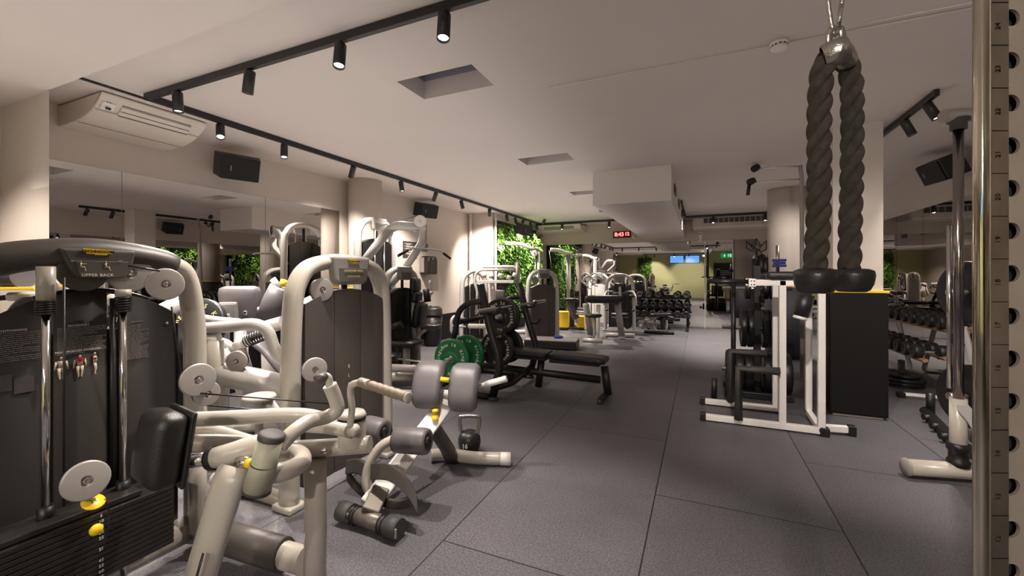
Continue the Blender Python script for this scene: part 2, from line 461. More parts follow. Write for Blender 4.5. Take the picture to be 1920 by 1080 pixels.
for i in range(len(ys) - 1):
    mirror('right wall mirror panel, %s' % ['at the near end behind the camera', 'second from the near end', 'third from the near end', 'fourth from the near end', 'beside the steel upright',
           'behind the plate rack of the half cage', 'behind the cable rod', 'just right of the cable rod', 'left of the cable rod', 'right of the padded square column', 'behind the padded square column', 'behind the plate tree',
           'behind the round column', 'in the far right corner'][i], (XR - 0.008, ys[i] + g, 0.02), (XR, ys[i + 1] - g, 2.35))

# columns
def round_column(name, x, y, r, padz, m_pad=M_WAINS):
    b = B(); b.cyl((x, y, 0), (x, y, ZC), r, seg=40); c = struct(name, b, M_WALL)
    if padz:
        b = B(); b.lathe((x, y, 0), (0, 0, 1), [(r, 0.005), (r + 0.035, 0.005), (r + 0.035, padz), (r, padz)], 40); struct('column_pad', b, m_pad, c)
        b = B(); b.lathe((x, y, 0), (0, 0, 1), [(r, padz), (r + 0.037, padz), (r + 0.037, padz + 0.022), (r, padz + 0.022)], 40); struct('pad_stripe', b, M_YEL, c)
    return c
round_column('column_left', -4.85, 5.2, 0.255, 1.2)
M_BLUEPAD = mat('slate_column_pad', (0.035, 0.035, 0.045), 0.6, bump=0.15, bscale=200)
round_column('column_right', 1.39, 8.65, 0.30, 1.2, M_BLUEPAD)
b = B(); b.box((1.43, 5.42, ZC / 2), (0.40, 0.40, ZC)); c = struct('column_square', b, M_WALL)
b = B(); b.box((1.43, 5.42, 0.625), (0.47, 0.47, 1.21), bev=0.02); struct('column_pad', b, M_WAINS, c)
b = B(); b.box((1.43, 5.42, 1.242), (0.474, 0.474, 0.024), bev=0.004); struct('pad_stripe', b, M_YEL, c)
# white service pipes by the step in the left wall
for k, (x, y, r) in enumerate([(-5.05, 8.93, 0.035), (-4.44, 9.06, 0.03)]):
    b = B(); b.cyl((x, y, 0.0), (x, y, ZC), r, seg=16)
    single('service_pipe', b, M_WHITE, ['thin white vertical pipe in the corner of the left wall', 'white vertical pipe at the edge of the planted wall'][k], 'pipe')

# ------------------------------------------------------------------ track lighting
def light_track(pts, label):
    b = B()
    for i in range(len(pts) - 1):
        p, q = Vector(pts[i]), Vector(pts[i + 1]); d = (q - p); L = d.length; c = (p + q) / 2
        sx, sy = (L + 0.035, 0.035) if abs(d.x) > abs(d.y) else (0.035, L + 0.035)
        b.box(c, (sx, sy, 0.05), bev=0.003)
    return single('light_track', b, M_BLACKM, label, 'light track', 'black ceiling light tracks')
ZT = ZC - 0.03
light_track([(0.9, 1.97, ZT), (-4.16, 1.97, ZT), (-4.16, 11.35, ZT), (-1.45, 11.35, ZT)], 'long black track running along the left side of the ceiling and turning at both ends')
light_track([(-0.33, 11.45, ZT), (-0.33, 9.0, ZT)], 'short black track beside the bulkhead near the far wall')
light_track([(-0.31, 11.45, ZT), (2.0, 11.45, ZT)], 'black track in front of the vented air conditioner on the far wall')
light_track([(1.74, 4.5, ZT), (1.74, 8.2, ZT)], 'black track right of the padded square column')
light_track([(-3.2, -2.5, ZT - 0.15), (0.3, -2.5, ZT - 0.15)], 'black track on the soffit behind the camera')

N_SPOT = 0
def track_spot(x, y, tilt, az, label, power=1.0, zt=None, size=95):
    """tilt from straight down (deg), az = heading in plan (deg, 0 = +X, 90 = +Y)"""
    global N_SPOT
    z = (ZT if zt is None else zt) - 0.025
    t = thing('track_spotlight', label, 'spotlight', (x, y, z), 0, 'small black track spotlights')
    d = Vector((sin(radians(tilt)) * cos(radians(az)), sin(radians(tilt)) * sin(radians(az)), -cos(radians(tilt))))
    b = B(); b.cyl((0, 0, 0), (0, 0, -0.035), 0.012, seg=10); part('stem', b, M_BLACKM, t)
    o = Vector((0, 0, -0.04))
    b = B(); b.lathe(o, d, [(0, -0.03), (0.034, -0.03), (0.036, -0.025), (0.036, 0.125), (0.031, 0.125), (0.030, 0.105), (0.0, 0.100)], 20); part('lamp_head', b, M_BLACKM, t)
    b = B(); b.lathe(o, d, [(0.0, 0.1115), (0.029, 0.1115), (0.029, 0.106), (0, 0.106)], 18); part('lamp_lens', b, M_LAMP, t)
    ld = bpy.data.lights.new('spot', 'SPOT'); ld.energy = SPOT_W * power; ld.color = WARM
    ld.spot_size = radians(size); ld.spot_blend = 0.75; ld.shadow_soft_size = 0.035
    lo = bpy.data.objects.new('lamp', ld); COL.objects.link(lo); lo.parent = t
    lo.location = o + d * 0.16
    lo.rotation_euler = d.to_track_quat('-Z', 'Y').to_euler()
    N_SPOT += 1
    return t
# near cross track
for (px, ti, az, lb) in [(833, 12, -70, 'track spotlight nearest the top edge of the photo, third from the corner'), (638, 14, -60, 'track spotlight between the other two on the near cross track'), (468, 10, 180, 'track spotlight second from the near left corner of the track'), (333, 4, 0, 'track spotlight on the cross track closest to the near left corner')]:
    p = onY(px, 517 - 1.44 / 1.97 * 700, 1.97)
    track_spot(p.x, 1.97, ti, az, lb, 1.0)
track_spot(0.3, 1.97, 52, 72, 'track spotlight at the right end of the near cross track', 1.4, size=70)
LT = [(413, 30, -30), (533, 16, -40), (662, 32, 160), (752, 10, 0), (817, 26, 170), (865, 14, 30), (918, 38, 120), (950, 12, 0), (966, 12, 40), (990, 30, 160), (1000, 14, 60), (1008, 25, 100)]
for i, (px, ti, az) in enumerate(LT):
    p = onX(px, 300, -4.16)
    if i >= 9: p.y = [10.1, 10.6, 11.1][i - 9]
    track_spot(-4.16, p.y, ti, az, '%s track spotlight along the left wall, counted from the air conditioner' % ['first', 'second', 'third', 'fourth', 'fifth', 'sixth', 'seventh', 'eighth', 'ninth', 'tenth', 'eleventh', 'twelfth'][i], 1.1 if i < 5 else 1.6)
for i, x in enumerate([-3.5, -2.2]):
    track_spot(x, 11.35, 12, -90, ['spotlight on the far end of the track, left of the clock', 'spotlight on the far end of the track, right above the clock'][i], 1.6)
for i, x in enumerate([0.3, 1.4]):
    track_spot(x, 11.45, 15, -90, ['spotlight in front of the vented air conditioner', 'spotlight on the far track behind the round column'][i], 1.6)
track_spot(-0.33, 10.0, 12, 0, 'spotlight on the short track beside the bulkhead', 1.4)
track_spot(1.74, 4.62, 24, -30, 'tilted spotlight at the near end of the right track', 0.8)
track_spot(1.74, 5.05, 22, -20, 'second spotlight on the right track, beside the square column', 0.7)
track_spot(1.74, 7.0, 42, 112, 'spotlight on the right track hidden behind the square column', 0.35)
for i, x in enumerate([-3.0, -1.4, 0.2]):
    track_spot(x, -2.5, [30, 30, 58][i], [200, 90, 84][i], 'soffit spotlight behind the camera, %s' % ['left', 'middle', 'right'][i], [.9, .9, 1.4][i], ZT - 0.15)
track_spot(-4.3, 0.35, 24, 110, 'soffit spotlight by the pale pier', 0.75, 2.75 + 0.0)
# ================================================================== SHARED MACHINE PARTS
YA, ZA, XA = Vector((0, 1, 0)), Vector((0, 0, 1)), Vector((1, 0, 0))
def pulley(parent, c, axis, r, world=True, m=None, seg=30):
    ax = Vector(axis).normalized(); c = Vector(c)
    b = B(); b.lathe(c, ax, [(0, 0.004), (r * .20, 0.004), (r * .21, 0.0045), (r * .27, 0.0125), (r * .275, 0.013), (r * .29, 0.013), (r * .60, 0.0115), (r * .93, 0.0095), (r * .945, 0.0093), (r * .99, 0.004), (r, 0.003), (r, -0.003), (r * .97, -0.004), (r * .8, -0.004)], seg)
    p = part('pulley', b, m or M_DISC, parent, world)
    b = B(); b.lathe(c, ax, [(r * .8, -0.004), (r * .93, -0.006), (r * .86, -0.012), (r * .95, -0.020), (r * .95, -0.026), (0, -0.026)], seg); part('pulley_groove', b, M_BLACKP, p, world)
    b = B(); b.lathe(c, ax, [(r * .15, 0.008), (r * .15, 0.016), (r * .10, 0.018), (r * .07, 0.012), (0, 0.012)], 10); part('bolt', b, M_CHROME, p, world)
    return p
def logo(parent, o, ux, uy, w, world=True, text='TECHNOGYM'):
    """yellow ragged badge with the maker's word in black"""
    h = w * 0.27; o = Vector(o); ux = Vector(ux); uy = Vector(uy); n = ux.cross(uy)
    b = B(); b.prism([(-w * .5, h * .5), (w * .42, h * .36), (w * .5, h * .3), (w * .5, -h * .3), (w * .33, -h * .36), (w * .31, -h * .52), (-w * .1, -h * .52), (-w * .12, -h * .4), (-w * .38, -h * .4), (-w * .42, -h * .1), (-w * .46, -h * .1)], o, ux, uy, 0.002)
    p = part('maker_badge', b, M_YPLAST, parent, world, label='yellow maker badge')
    b = B(); b.text(text, o + n * 0.0016, ux, uy, h * 0.66, bold=0.0002); part('badge_lettering', b, M_BLACKP, p, world)
    return p
def man(b, o, ux, uy, h, side=False):
    o = Vector(o); ux = Vector(ux); uy = Vector(uy); n = ux.cross(uy)
    def e(pts, r): b.tube([o + ux * x * h + uy * y * h for x, y in pts], [q * h for q in r], 6, flat=0.15, up=n)
    e([(0, .86), (0, .93), (0, .98)], [.045, .055, .03])
    if side:
        e([(0, .82), (.01, .65), (-.01, .5)], [.06, .08, .07]); e([(0, .5), (.03, .28), (0, .03), (.05, 0)], [.065, .05, .025, .02]); e([(0, .78), (.03, .6), (.05, .45)], [.03, .03, .02]); return
    e([(0, .8), (0, .66), (0, .52)], [.15, .11, .10])
    for s in (-1, 1):
        e([(s * .07, .5), (s * .07, .28), (s * .045, .05), (s * .06, 0)], [.07, .05, .03, .025])
        e([(s * .15, .78), (s * .19, .6), (s * .21, .42)], [.05, .035, .02])
def sitter(b, o, ux, uy, h, arm=True):
    o = Vector(o); ux = Vector(ux); uy = Vector(uy); n = ux.cross(uy)
    def e(pts, r): b.tube([o + ux * x * h + uy * y * h for x, y in pts], [q * h for q in r], 6, flat=0.2, up=n)
    e([(0, .9), (0.0, .98)], [.06, .05]); e([(0, .8), (-.02, .42)], [.07, .06]); e([(-.02, .42), (.25, .38), (.34, .05), (.42, .03)], [.06, .05, .03, .02])
    e([(0, .76), (.2, .68), (.4, .70)] if arm else [(0, .76), (-.12, .6), (.08, .58)], [.03, .025, .02])
def textlines(b, o, ux, uy, w, n, pitch, th=0.0022, seed=1, indent=0.0):
    """rows of small print, too fine to read in the photo"""
    rd = random.Random(seed); o = Vector(o); ux = Vector(ux); uy = Vector(uy)
    for i in range(n):
        x = indent; end = w * (1.0 if rd.random() < 0.65 else rd.uniform(0.45, 0.95))
        while x < end:
            l = rd.uniform(0.012, 0.03) * (w / 0.2 + .3); l = min(l, end - x)
            if l < .003: break
            b.box(o + ux * (x + l / 2) - uy * (i * pitch), (0.0008, l, th) if abs(ux.y) > .5 else (l, 0.0008, th))
            x += l + 0.003

# ================================================================== UPPER BACK MACHINE (front left)
um = thing('weight_machine', 'large cream weight machine marked UPPER BACK in the left foreground, with a weight stack', 'exercise machine', (-2.3, 0.93, 0))
XP = -2.37
def arch_pts(X, yc, hw, H, z0):
    return [(X, yc + hw + .01, z0), (X, yc + hw + .01, .9), (X, yc + hw, 1.2), (X, yc + hw * .9, H - .10), (X, yc + hw * .7, H - .045), (X, yc + hw * .4, H - .015), (X, yc, H), (X, yc - hw * .4, H - .015), (X, yc - hw * .7, H - .045), (X, yc - hw * .9, H - .10), (X, yc - hw, 1.2), (X, yc - hw - .01, .9), (X, yc - hw - .01, z0)]
ap = catmull(arch_pts(XP, .93, .39, 1.50, .05), 5)
b = B(); b.tube(ap, 0.047, 16, flat=1.25, up=(1, 0, 0)); part('arch_frame', b, M_CREAM, um, True)
# header tube cover
cov = [p for p in ap if p.z > 1.40 and abs(p.y - .93) < .30]
b = B(); b.tube(cov, [0.056] + [0.060] * (len(cov) - 2) + [0.056], 18, flat=1.25, up=(1, 0, 0)); hd = part('header_cover', b, M_HEAD, um, True)
yh0, yh1 = onX(118, 500, -2.29).y, onX(247, 500, -2.29).y; ym = (yh0 + yh1) / 2
b = B(); b.prism([(yh0 - ym - .015, .055), (yh1 - ym + .015, .055), (yh1 - ym, -.02), (yh1 - ym - .02, -.065), (yh0 - ym + .045, -.065), (yh0 - ym + .02, -.03)], (-2.305, ym, 1.455), YA, ZA, 0.05, bev=0.012)
sp = part('header_sign', b, M_HEAD, um, True)
b = B(); b.prism([(-.085, .022), (.085, .022), (.078, -.045), (-.07, -.045)], (-2.280, ym + .006, 1.438), YA, ZA, 0.006, bev=0.002); part('sign_plate', b, M_SHROUDG, sp, True)
logo(um, (-2.277, onX(183, 472, -2.28).y, onX(183, 472, -2.28).z), YA, ZA, 0.094)
b = B(); p = onX(184, 516, -2.275); b.text('UPPER BACK', p, YA, ZA, 0.0165, spacing=1.1, bold=0.0002); part('sign_lettering', b, M_INKW, sp, True)
b = B(); p = onX(152, 508, -2.275); sitter(b, p, YA, ZA, 0.042); p = onX(199, 508, -2.275); sitter(b, p, YA, ZA, 0.042, False)
for px in (136, 226): p = onX(px, 489, -2.275); b.box(p, (.001, .012, .002))
part('sign_pictograms', b, mat('gold_print', (.62, .50, .25), .6), sp, True)
# shroud panels
def ztop(y): t = (y - .93) / .36; return 1.335 - 0.15 * t * t
def panel(y0, y1, X, name='shroud_panel', z0=0.16, m=M_SHROUD, bow=0.012, par=um):
    g1, g2 = [], []
    n = 10
    for i in range(n + 1):
        y = y0 + (y1 - y0) * i / n; t = 2 * i / n - 1; x = X + bow * (1 - t * t)
        g1.append([(x, y, z0), (x, y, ztop(y) - .006), (x - .006, y, ztop(y))]); g2.append([(x - .02, y, z0), (x - .02, y, ztop(y) - .006), (x - .006, y, ztop(y))])
    b = B(); b.surf(g1); b.surf(g2)
    b.surf([g1[0], g2[0]]); b.surf([g1[-1], g2[-1]])
    return part(name, b, m, par, True)
yy = lambda px: onX(px, 600, -2.4).y
pl = panel(yy(-70), yy(84), -2.40); pc = panel(yy(97), yy(197), -2.385); pr = panel(yy(236), yy(330), -2.40)
b = B(); b.box((-2.44, .93, .66), (.03, .70, 1.0)); part('shroud_backing', b, M_BLACKP, um, True)
b = B(); b.tube([(-2.41, y, ztop(y) + .003) for y in [yy(97) - .05 + (yy(300) - yy(97)) * k / 14 for k in range(15)]], .012, 8); part('shroud_rim', b, M_BLACKP, um, True)
for q in (1.0,):
    b = B(); b.tube([(-2.385, yy(208), .3), (-2.385, yy(208), 1.30)], .012, 8); b.tube([(-2.385, yy(223), .3), (-2.385, yy(223), 1.30)], .012, 8); part('shroud_rib', b, M_BLACKP, um, True)
b = B(); p = onX(313, 606, -2.385); b.lathe(p, XA, [(.008, 0), (.006, .004), (0, .005)], 10); part('screw', b, M_CHROME, pr, True)
# print on the panels
XT = -2.371
b = B(); p = onX(148, 610, XT); b.text('MOVEMENT', p, YA, ZA, .0115, spacing=1.15)
p = onX(148, 657, XT); b.text('MAIN MUSCLES INVOLVED', p, YA, ZA, .0115, spacing=1.0, bold=.0002, stretch=1.05); part('panel_headings', b, M_INKW, pc, True)
b = B(); p = onX(107, 617, XT); textlines(b, p, YA, ZA, .155, 14, .0072, .0016, 3); p = onX(107, 664, XT); textlines(b, p, YA, ZA, .155, 2, .0055, .0014, 4); part('panel_small_print', b, M_INKG, pc, True)
b = B()
for px, py, sd in ((115, 712, 0), (150, 707, 0), (178, 701, 1)):
    p = onX(px, py, XT); man(b, p, YA, ZA, .095, bool(sd))
part('muscle_figures', b, mat('figure_print', (.55, .47, .34), .6), pc, True)
b = B(); p = onX(150, 674, XT + .003); b.box(p, (.002, .03, .009)); p = onX(150, 677, XT + .003); b.box(p, (.002, .010, .012)); p = onX(178, 672, XT + .003); b.box(p, (.002, .010, .008)); part('muscle_highlight', b, M_INKR, pc, True)
XT2 = -2.3865
b = B(); p = onX(22, 620, XT2); b.text('POSITIONING', p, YA, ZA, .0115, spacing=1.15, bold=.0002); part('panel_headings', b, M_INKW, pl, True)
b = B(); p = onX(-40, 630, XT2); textlines(b, p, YA, ZA, .16, 15, .0075, .0016, 5)
part('panel_small_print', b, M_INKG, pl, True)
b = B()
for (a0, a1) in ((-35, 22), (26, 64)):
    A1 = onX(a0, 705, XT2); A2 = onX(a1, 705, XT2); A3 = onX(a1, 740, XT2)
    b.box(((A1 + A2) / 2 + Vector((0, 0, -.033))), (.002, (A2.y - A1.y), .062))
part('panel_photo_boxes', b, M_SHROUDG, pl, True)
b = B(); p = onX(258, 603, XT2); b.text('WARNING', p, YA, ZA, .0095, spacing=1.1); part('panel_headings', b, M_INKG, pr, True)
b = B(); p = onX(237, 610, XT2); textlines(b, p, YA, ZA, .085, 26, .0062, .0013, 6); part('panel_small_print', b, M_INKG, pr, True)
# guide rods, sleeves, bellows
for (px, ys0, ys1, yb0, yb1, ybot) in ((86, 485, 563, 563, 590, 948), (231, 520, 556, 556, 585, 900)):
    X = -2.25; t0 = onX(px, ys0, X); t1 = onX(px, ys1, X); b1 = onX(px, yb1, X); bt = onX(px, ybot, X)
    b = B(); b.cyl((t0.x, t0.y, 1.435 if px < 100 else t1.z + .03), t1, .027, seg=18); part('rod_sleeve', b, M_CREAM, um, True)
    b = B()
    for k in range(6):
        z = t1.z - (k + .5) * (t1.z - b1.z) / 6; b.lathe((t1.x, t1.y, z), ZA, [(.020, -.0052), (.029, -.003), (.029, .003), (.020, .0052)], 18)
    part('bellows', b, M_BLACKP, um, True)
    b = B(); b.cyl((b1.x, b1.y, b1.z + .01), bt, .0125, seg=16); part('guide_rod', b, M_CHROME, um, True)
    b = B(); b.cyl(bt, (bt.x, bt.y, bt.z - .075), .024, .026, seg=16); part('rod_bushing', b, M_BLACKP, um, True)
    b = B(); b.cyl((bt.x, bt.y, bt.z - .075), (bt.x, bt.y, .08), .0125, seg=12); part('guide_rod', b, M_CHROME, um, True)
# weight stack: each plate its own part
for k in range(12):
    z = .208 + k * .0218; d = .11
    b = B(); b.box((-2.235, .80, z + .0095), (.17, .64, .0185), bev=.002); part('weight_plate', b, mat('stack_plate', (.030, .026, .023), .38, .35, bump=.04, bscale=300), um, True)
b = B(); b.box((-2.235, .80, .482), (.14, .42, .022), bev=.004); tp = part('stack_top_plate', b, MAT['stack_plate'], um, True)
nums = ['5', '10', '15', '20', '25', '30', '35', '40', '45', '55', '60', '65']
yn = onX(190, 960, -2.148).y
for k, s_ in enumerate(nums):
    if k in (4, 5, 6, 7, 8, 9): 
        if k in (5, 7): continue
    b = B(); b.text(s_, (-2.1475, yn, .208 + (11 - k) * .0218 + .0095), YA, ZA, .0165); part('stack_number', b, M_INKW, um, True)
b = B(); p = onX(178, 992, -2.12); b.lathe(p, XA, [(0, -.01), (.010, -.01), (.010, 0), (.020, .003), (.0215, .012), (.016, .022), (0, .025)], 20); part('selector_pin', b, M_YPLAST, um, True, label='yellow selector pin')
b = B(); p = onX(175, 941, -2.13); b.lathe(p, (0.55, 0, .83), [(0, -.003), (.034, -.003), (.036, 0), (.034, .003), (0, .003)], 26); yt = part('top_disc', b, M_YPLAST, um, True, label='yellow oval disc marked 25')
b = B(); b.text('25', p + Vector((.55, 0, .83)) * .004, YA, Vector((-.83, 0, .55)), .02); part('disc_number', b, M_BLACKP, yt, True)
b = B(); b.tube(catmull([onX(196, 936, -2.12), onX(204, 955, -2.12), onX(203, 985, -2.11), onX(196, 1020, -2.11), onX(194, 1030, -2.11)], 5), .0025, 6); part('pin_cord', b, M_CABLE, um, True)
# pulleys
pulley(um, onX(161, 901, -2.12), (1, -.12, .12), .072)
pulley(um, onX(310, 533, -2.20), (1, -.25, 0.05), .072)
pulley(um, onX(243, 512, -2.325), (1, -.1, 0), .084)
pulley(um, onX(157, 508, -2.325), (1, 0, 0), .084, m=M_HEAD)
pulley(um, onX(371, 712, -2.20), (1, -.15, 0), .078)
pulley(um, onX(388, 738, -2.24), (1, -.15, 0), .060)
b = B(); a = onX(120, 520, -2.22); b.tube([a, (a.x, a.y, .52)], .004, 6)
b.tube([onX(322, 575, -2.17), onX(338, 700, -2.2)], .004, 6); b.tube([onX(300, 508, -2.17), onX(240, 498, -2.22)], .004, 6)
b.tube([onX(371, 737, -2.2), D(620, 757, 2.15)], .004, 6); b.tube([D(386, 760, 2.15), D(560, 775, 2.2)], .004, 6)
part('pulley_cable', b, M_CABLE, um, True)
# floor beam of the tower
b = B(); b.tube([(-2.37, .35, .12), (-2.37, 1.42, .12)], .052, 14, flat=1.3, up=(0, 0, 1)); part('base_beam', b, M_CREAM, um, True)
b = B(); b.tube([(-2.37, 1.33, .12), (-2.15, 1.33, .11), (-1.62, 1.36, .12)], .05, 14, flat=1.25, up=(0, 0, 1)); part('floor_tube', b, M_CREAM, um, True)
q0, q1 = Vector((-2.16, 1.33, .115)), Vector((-1.74, 1.352, .12))
b = B(); b.tube([q0, q1], .063, 16, flat=1.25, up=(0, 0, 1)); part('floor_tube_sleeve', b, M_HEAD, um, True)
# seat post side brace between tower post and beam
b = B(); b.tube([(-2.30, 1.30, .60), (-2.30, 1.30, .12)], .032, 12, flat=1.6, up=(1, 0, 0)); part('rear_post', b, M_CREAM, um, True)
# two slanting front legs
b = B(); b.tube([D(442, 872, 1.46), D(428, 905, 1.44), D(322, 1262, 1.495)], .062, 18, flat=.62, up=(0, 1, .2)); lg = part('leg', b, M_CREAM, um, True)
pa, pb = D(392, 1036, 1.40), D(372, 1100, 1.40)
b = B(); b.tube([D(590, 862, 1.78), D(592, 930, 1.80), D(590, 1141, 1.785)], .050, 18, flat=.8, up=(0, 1, 0)); part('leg', b, M_CREAM, um, True)
# chest pad on its chrome tube
pc0 = D(334, 833, 1.50)
R = Matrix.Rotation(radians(80), 3, 'Z') @ Matrix.Rotation(radians(8), 3, 'Y')
b = B(); b.cushion(pc0 + R @ Vector((-.052, 0, 0)), (.095, .20, .245), R, puff=.5, cuts=9); part('chest_pad', b, M_LEATHER, um, True, label='black leather chest pad')
b = B(); b.box(pc0, (.018, .205, .255), R, bev=.009, seg=3); part('pad_backing', b, M_BLACKP, um, True)
b = B(); b.cyl(D(336, 868, 1.485), D(405, 858, 1.47), .0235, seg=20); ct = part('pad_tube', b, M_CHROME, um, True, label='chrome adjusting tube with holes')
b = B()
for px, py in ((367, 868), (379, 866.5), (390, 865), (401, 863)):
    p = D(px, py, 1.455); b.lathe(p, (.1, -1, 0), [(0, .001), (.0048, .001), (.0048, -.003)], 10)
part('adjuster_hole', b, M_BLACKP, ct, True)
b = B(); b.tube([D(398, 860, 1.47), D(430, 852, 1.47), D(474, 838, 1.50), D(520, 826, 1.56)], [.036, .038, .040, .038], 18); br = part('bracket_tube', b, M_CREAM, um, True)
b = B(); b.lathe(D(399, 860, 1.47), D(399, 860, 1.47) - D(430, 852, 1.47), [(.025, .012), (.037, .012), (.040, .004), (.040, -.01)], 20); part('bracket_collar', b, M_BLACKP, um, True)
b = B(); b.cyl(D(446, 864, 1.45), D(466, 868, 1.43), .014, .020, seg=14); kn = part('locking_knob', b, M_CHROME, um, True)
b = B(); b.lathe(D(468, 869, 1.43), D(468, 869, 1.43) - D(446, 864, 1.45), [(.0, .012), (.014, .010), (.017, 0), (.014, -.006)], 14); part('knob_cap', b, M_YPLAST, kn, True, label='yellow cap')
# main horizontal tubes
b = B(); b.tube(catmull([D(350, 787, 1.72), D(440, 783, 1.74), D(540, 778, 1.78), D(590, 782, 1.80), D(640, 800, 1.80)], 5), .030, 14); part('upper_arm_tube', b, M_CREAM, um, True)
b = B(); b.tube(catmull([D(345, 832, 1.72), D(430, 832, 1.74), D(520, 842, 1.78), D(600, 840, 1.80), D(694, 833, 1.80)], 5), [.036] * 21, 16, flat=1.0); part('main_beam', b, M_CREAM, um, True)
b = B(); b.tube(catmull([D(345, 805, 1.80), D(400, 806, 1.80), D(450, 820, 1.79), D(490, 832, 1.78)], 4), .022, 12); part('brace_tube', b, M_CREAM, um, True)
b = B(); b.lathe(D(608, 846, 1.72), (0.2, -1, 0), [(0, .006), (.010, .006), (.014, 0)], 12); part('bolt', b, M_CHROME, um, True)
# swinging arm: pivot cylinder and bent lever
b = B(); b.cyl(D(509, 820, 1.42), D(482, 918, 1.42), .040, .043, seg=26); piv = part('pivot_cylinder', b, mat('worn_cream_enamel', (.42, .41, .31), .5, bump=.3, bscale=60, var=.12, vscale=12), um, True, label='worn cream pivot cylinder')
b = B(); b.lathe(D(509, 820, 1.42), D(509, 820, 1.42) - D(482, 918, 1.42), [(.042, -.006), (.043, .010), (.034, .016), (0, .017)], 26); part('pivot_cap', b, M_DGREY, piv, True)
b = B(); b.lathe(D(482, 918, 1.42), D(482, 918, 1.42) - D(509, 820, 1.42), [(.044, -.003), (.045, .006), (0, .008)], 26); part('pivot_cap', b, M_DGREY, piv, True)
m0 = D(495, 869, 1.42); b = B(); b.lathe(m0, D(509, 820, 1.42) - m0, [(.0418, -.002), (.0425, 0), (.0418, .002)], 26); part('joint_ring', b, M_BLACKP, piv, True)
b = B(); b.tube(catmull([D(500, 890, 1.45), D(540, 882, 1.50), D(566, 866, 1.60), D(560, 850, 1.72), D(530, 842, 1.78)], 6), .033, 16); part('pivot_arm', b, M_CREAM, um, True)
lever = catmull([D(524, 838, 1.44), D(548, 812, 1.48), D(580, 790, 1.55), D(612, 782, 1.62), D(632, 768, 1.64), D(628, 745, 1.64), D(618, 722, 1.63)], 6)
b = B(); b.tube(lever, .0262, 16); part('lever_arm', b, M_CREAM, um, True)
b = B(); b.tube(catmull([D(618, 726, 1.63), D(616, 708, 1.63), D(606, 704, 1.63)], 5), .014, 10); hl = part('handle', b, M_CREAM, um, True)
b = B(); b.tube([D(612, 705, 1.63), D(592, 714, 1.60)], .0185, 14); part('handle_grip', b, M_HEAD, hl, True)
# right-hand handle post
b = B(); b.lathe(D(660, 834, 1.80) * 1.0, ZA, [(.056, 0), (.056, .10), (.052, .11), (.052, .12), (.058, .122), (.058, .130), (.05, .142), (0, .146)], 24); pp = part('right_pivot', b, M_CREAM, um, True)
pz = D(660, 834, 1.80)
b = B(); b.lathe(pz, ZA, [(.054, .108), (.0575, .110), (.0575, .118), (.054, .120)], 24); part('pivot_gasket', b, M_BLACKP, pp, True)
b = B(); b.tube(catmull([D(560, 800, 1.80), D(610, 800, 1.78), D(655, 808, 1.72)], 4), [.020, .022, .025, .027, .028, .028, .028, .028, .028], 14); b.lathe(D(660, 809, 1.70), (.3, -1, 0), [(0, .012), (.016, .012), (.021, .004), (.021, -.03)], 16); part('crank_boss', b, M_CREAM, um, True)
hp = catmull([D(656, 800, 1.70), D(660, 765, 1.71), D(657, 738, 1.71), D(660, 722, 1.70), D(676, 717, 1.67), D(692, 719, 1.63)], 5)
b = B(); b.tube(hp, .0135, 12); hl = part('handle', b, M_CREAM, um, True)
g0, g1 = D(676, 716.5, 1.67), D(764, 745, 1.52)
b = B(); n = 26
b.tube([g0.lerp(g1, k / n) for k in range(n + 1)], [.0185 + (.0016 * sin(k * 1.9) if 3 < k < n - 2 else 0.0005) for k in range(n + 1)], 16); part('handle_grip', b, mat('taupe_grip', (.22, .18, .13), .55, bump=.2, bscale=200), hl, True)
b = B(); b.lathe(g1, g1 - g0, [(.0185, -.001), (.0205, .002), (.0205, .006), (.014, .009), (0, .009)], 16); part('grip_end_cap', b, M_CREAM, hl, True)
# slanted slot cover on the big leg
lp0, lp1 = D(381, 1038, 1.392), D(352, 1140, 1.40)
b = B(); b.tube([lp0, lp1], .006, 4, flat=.3, up=(0, 1, 0)); part('leg_slot', b, M_BLACKP, lg, True)

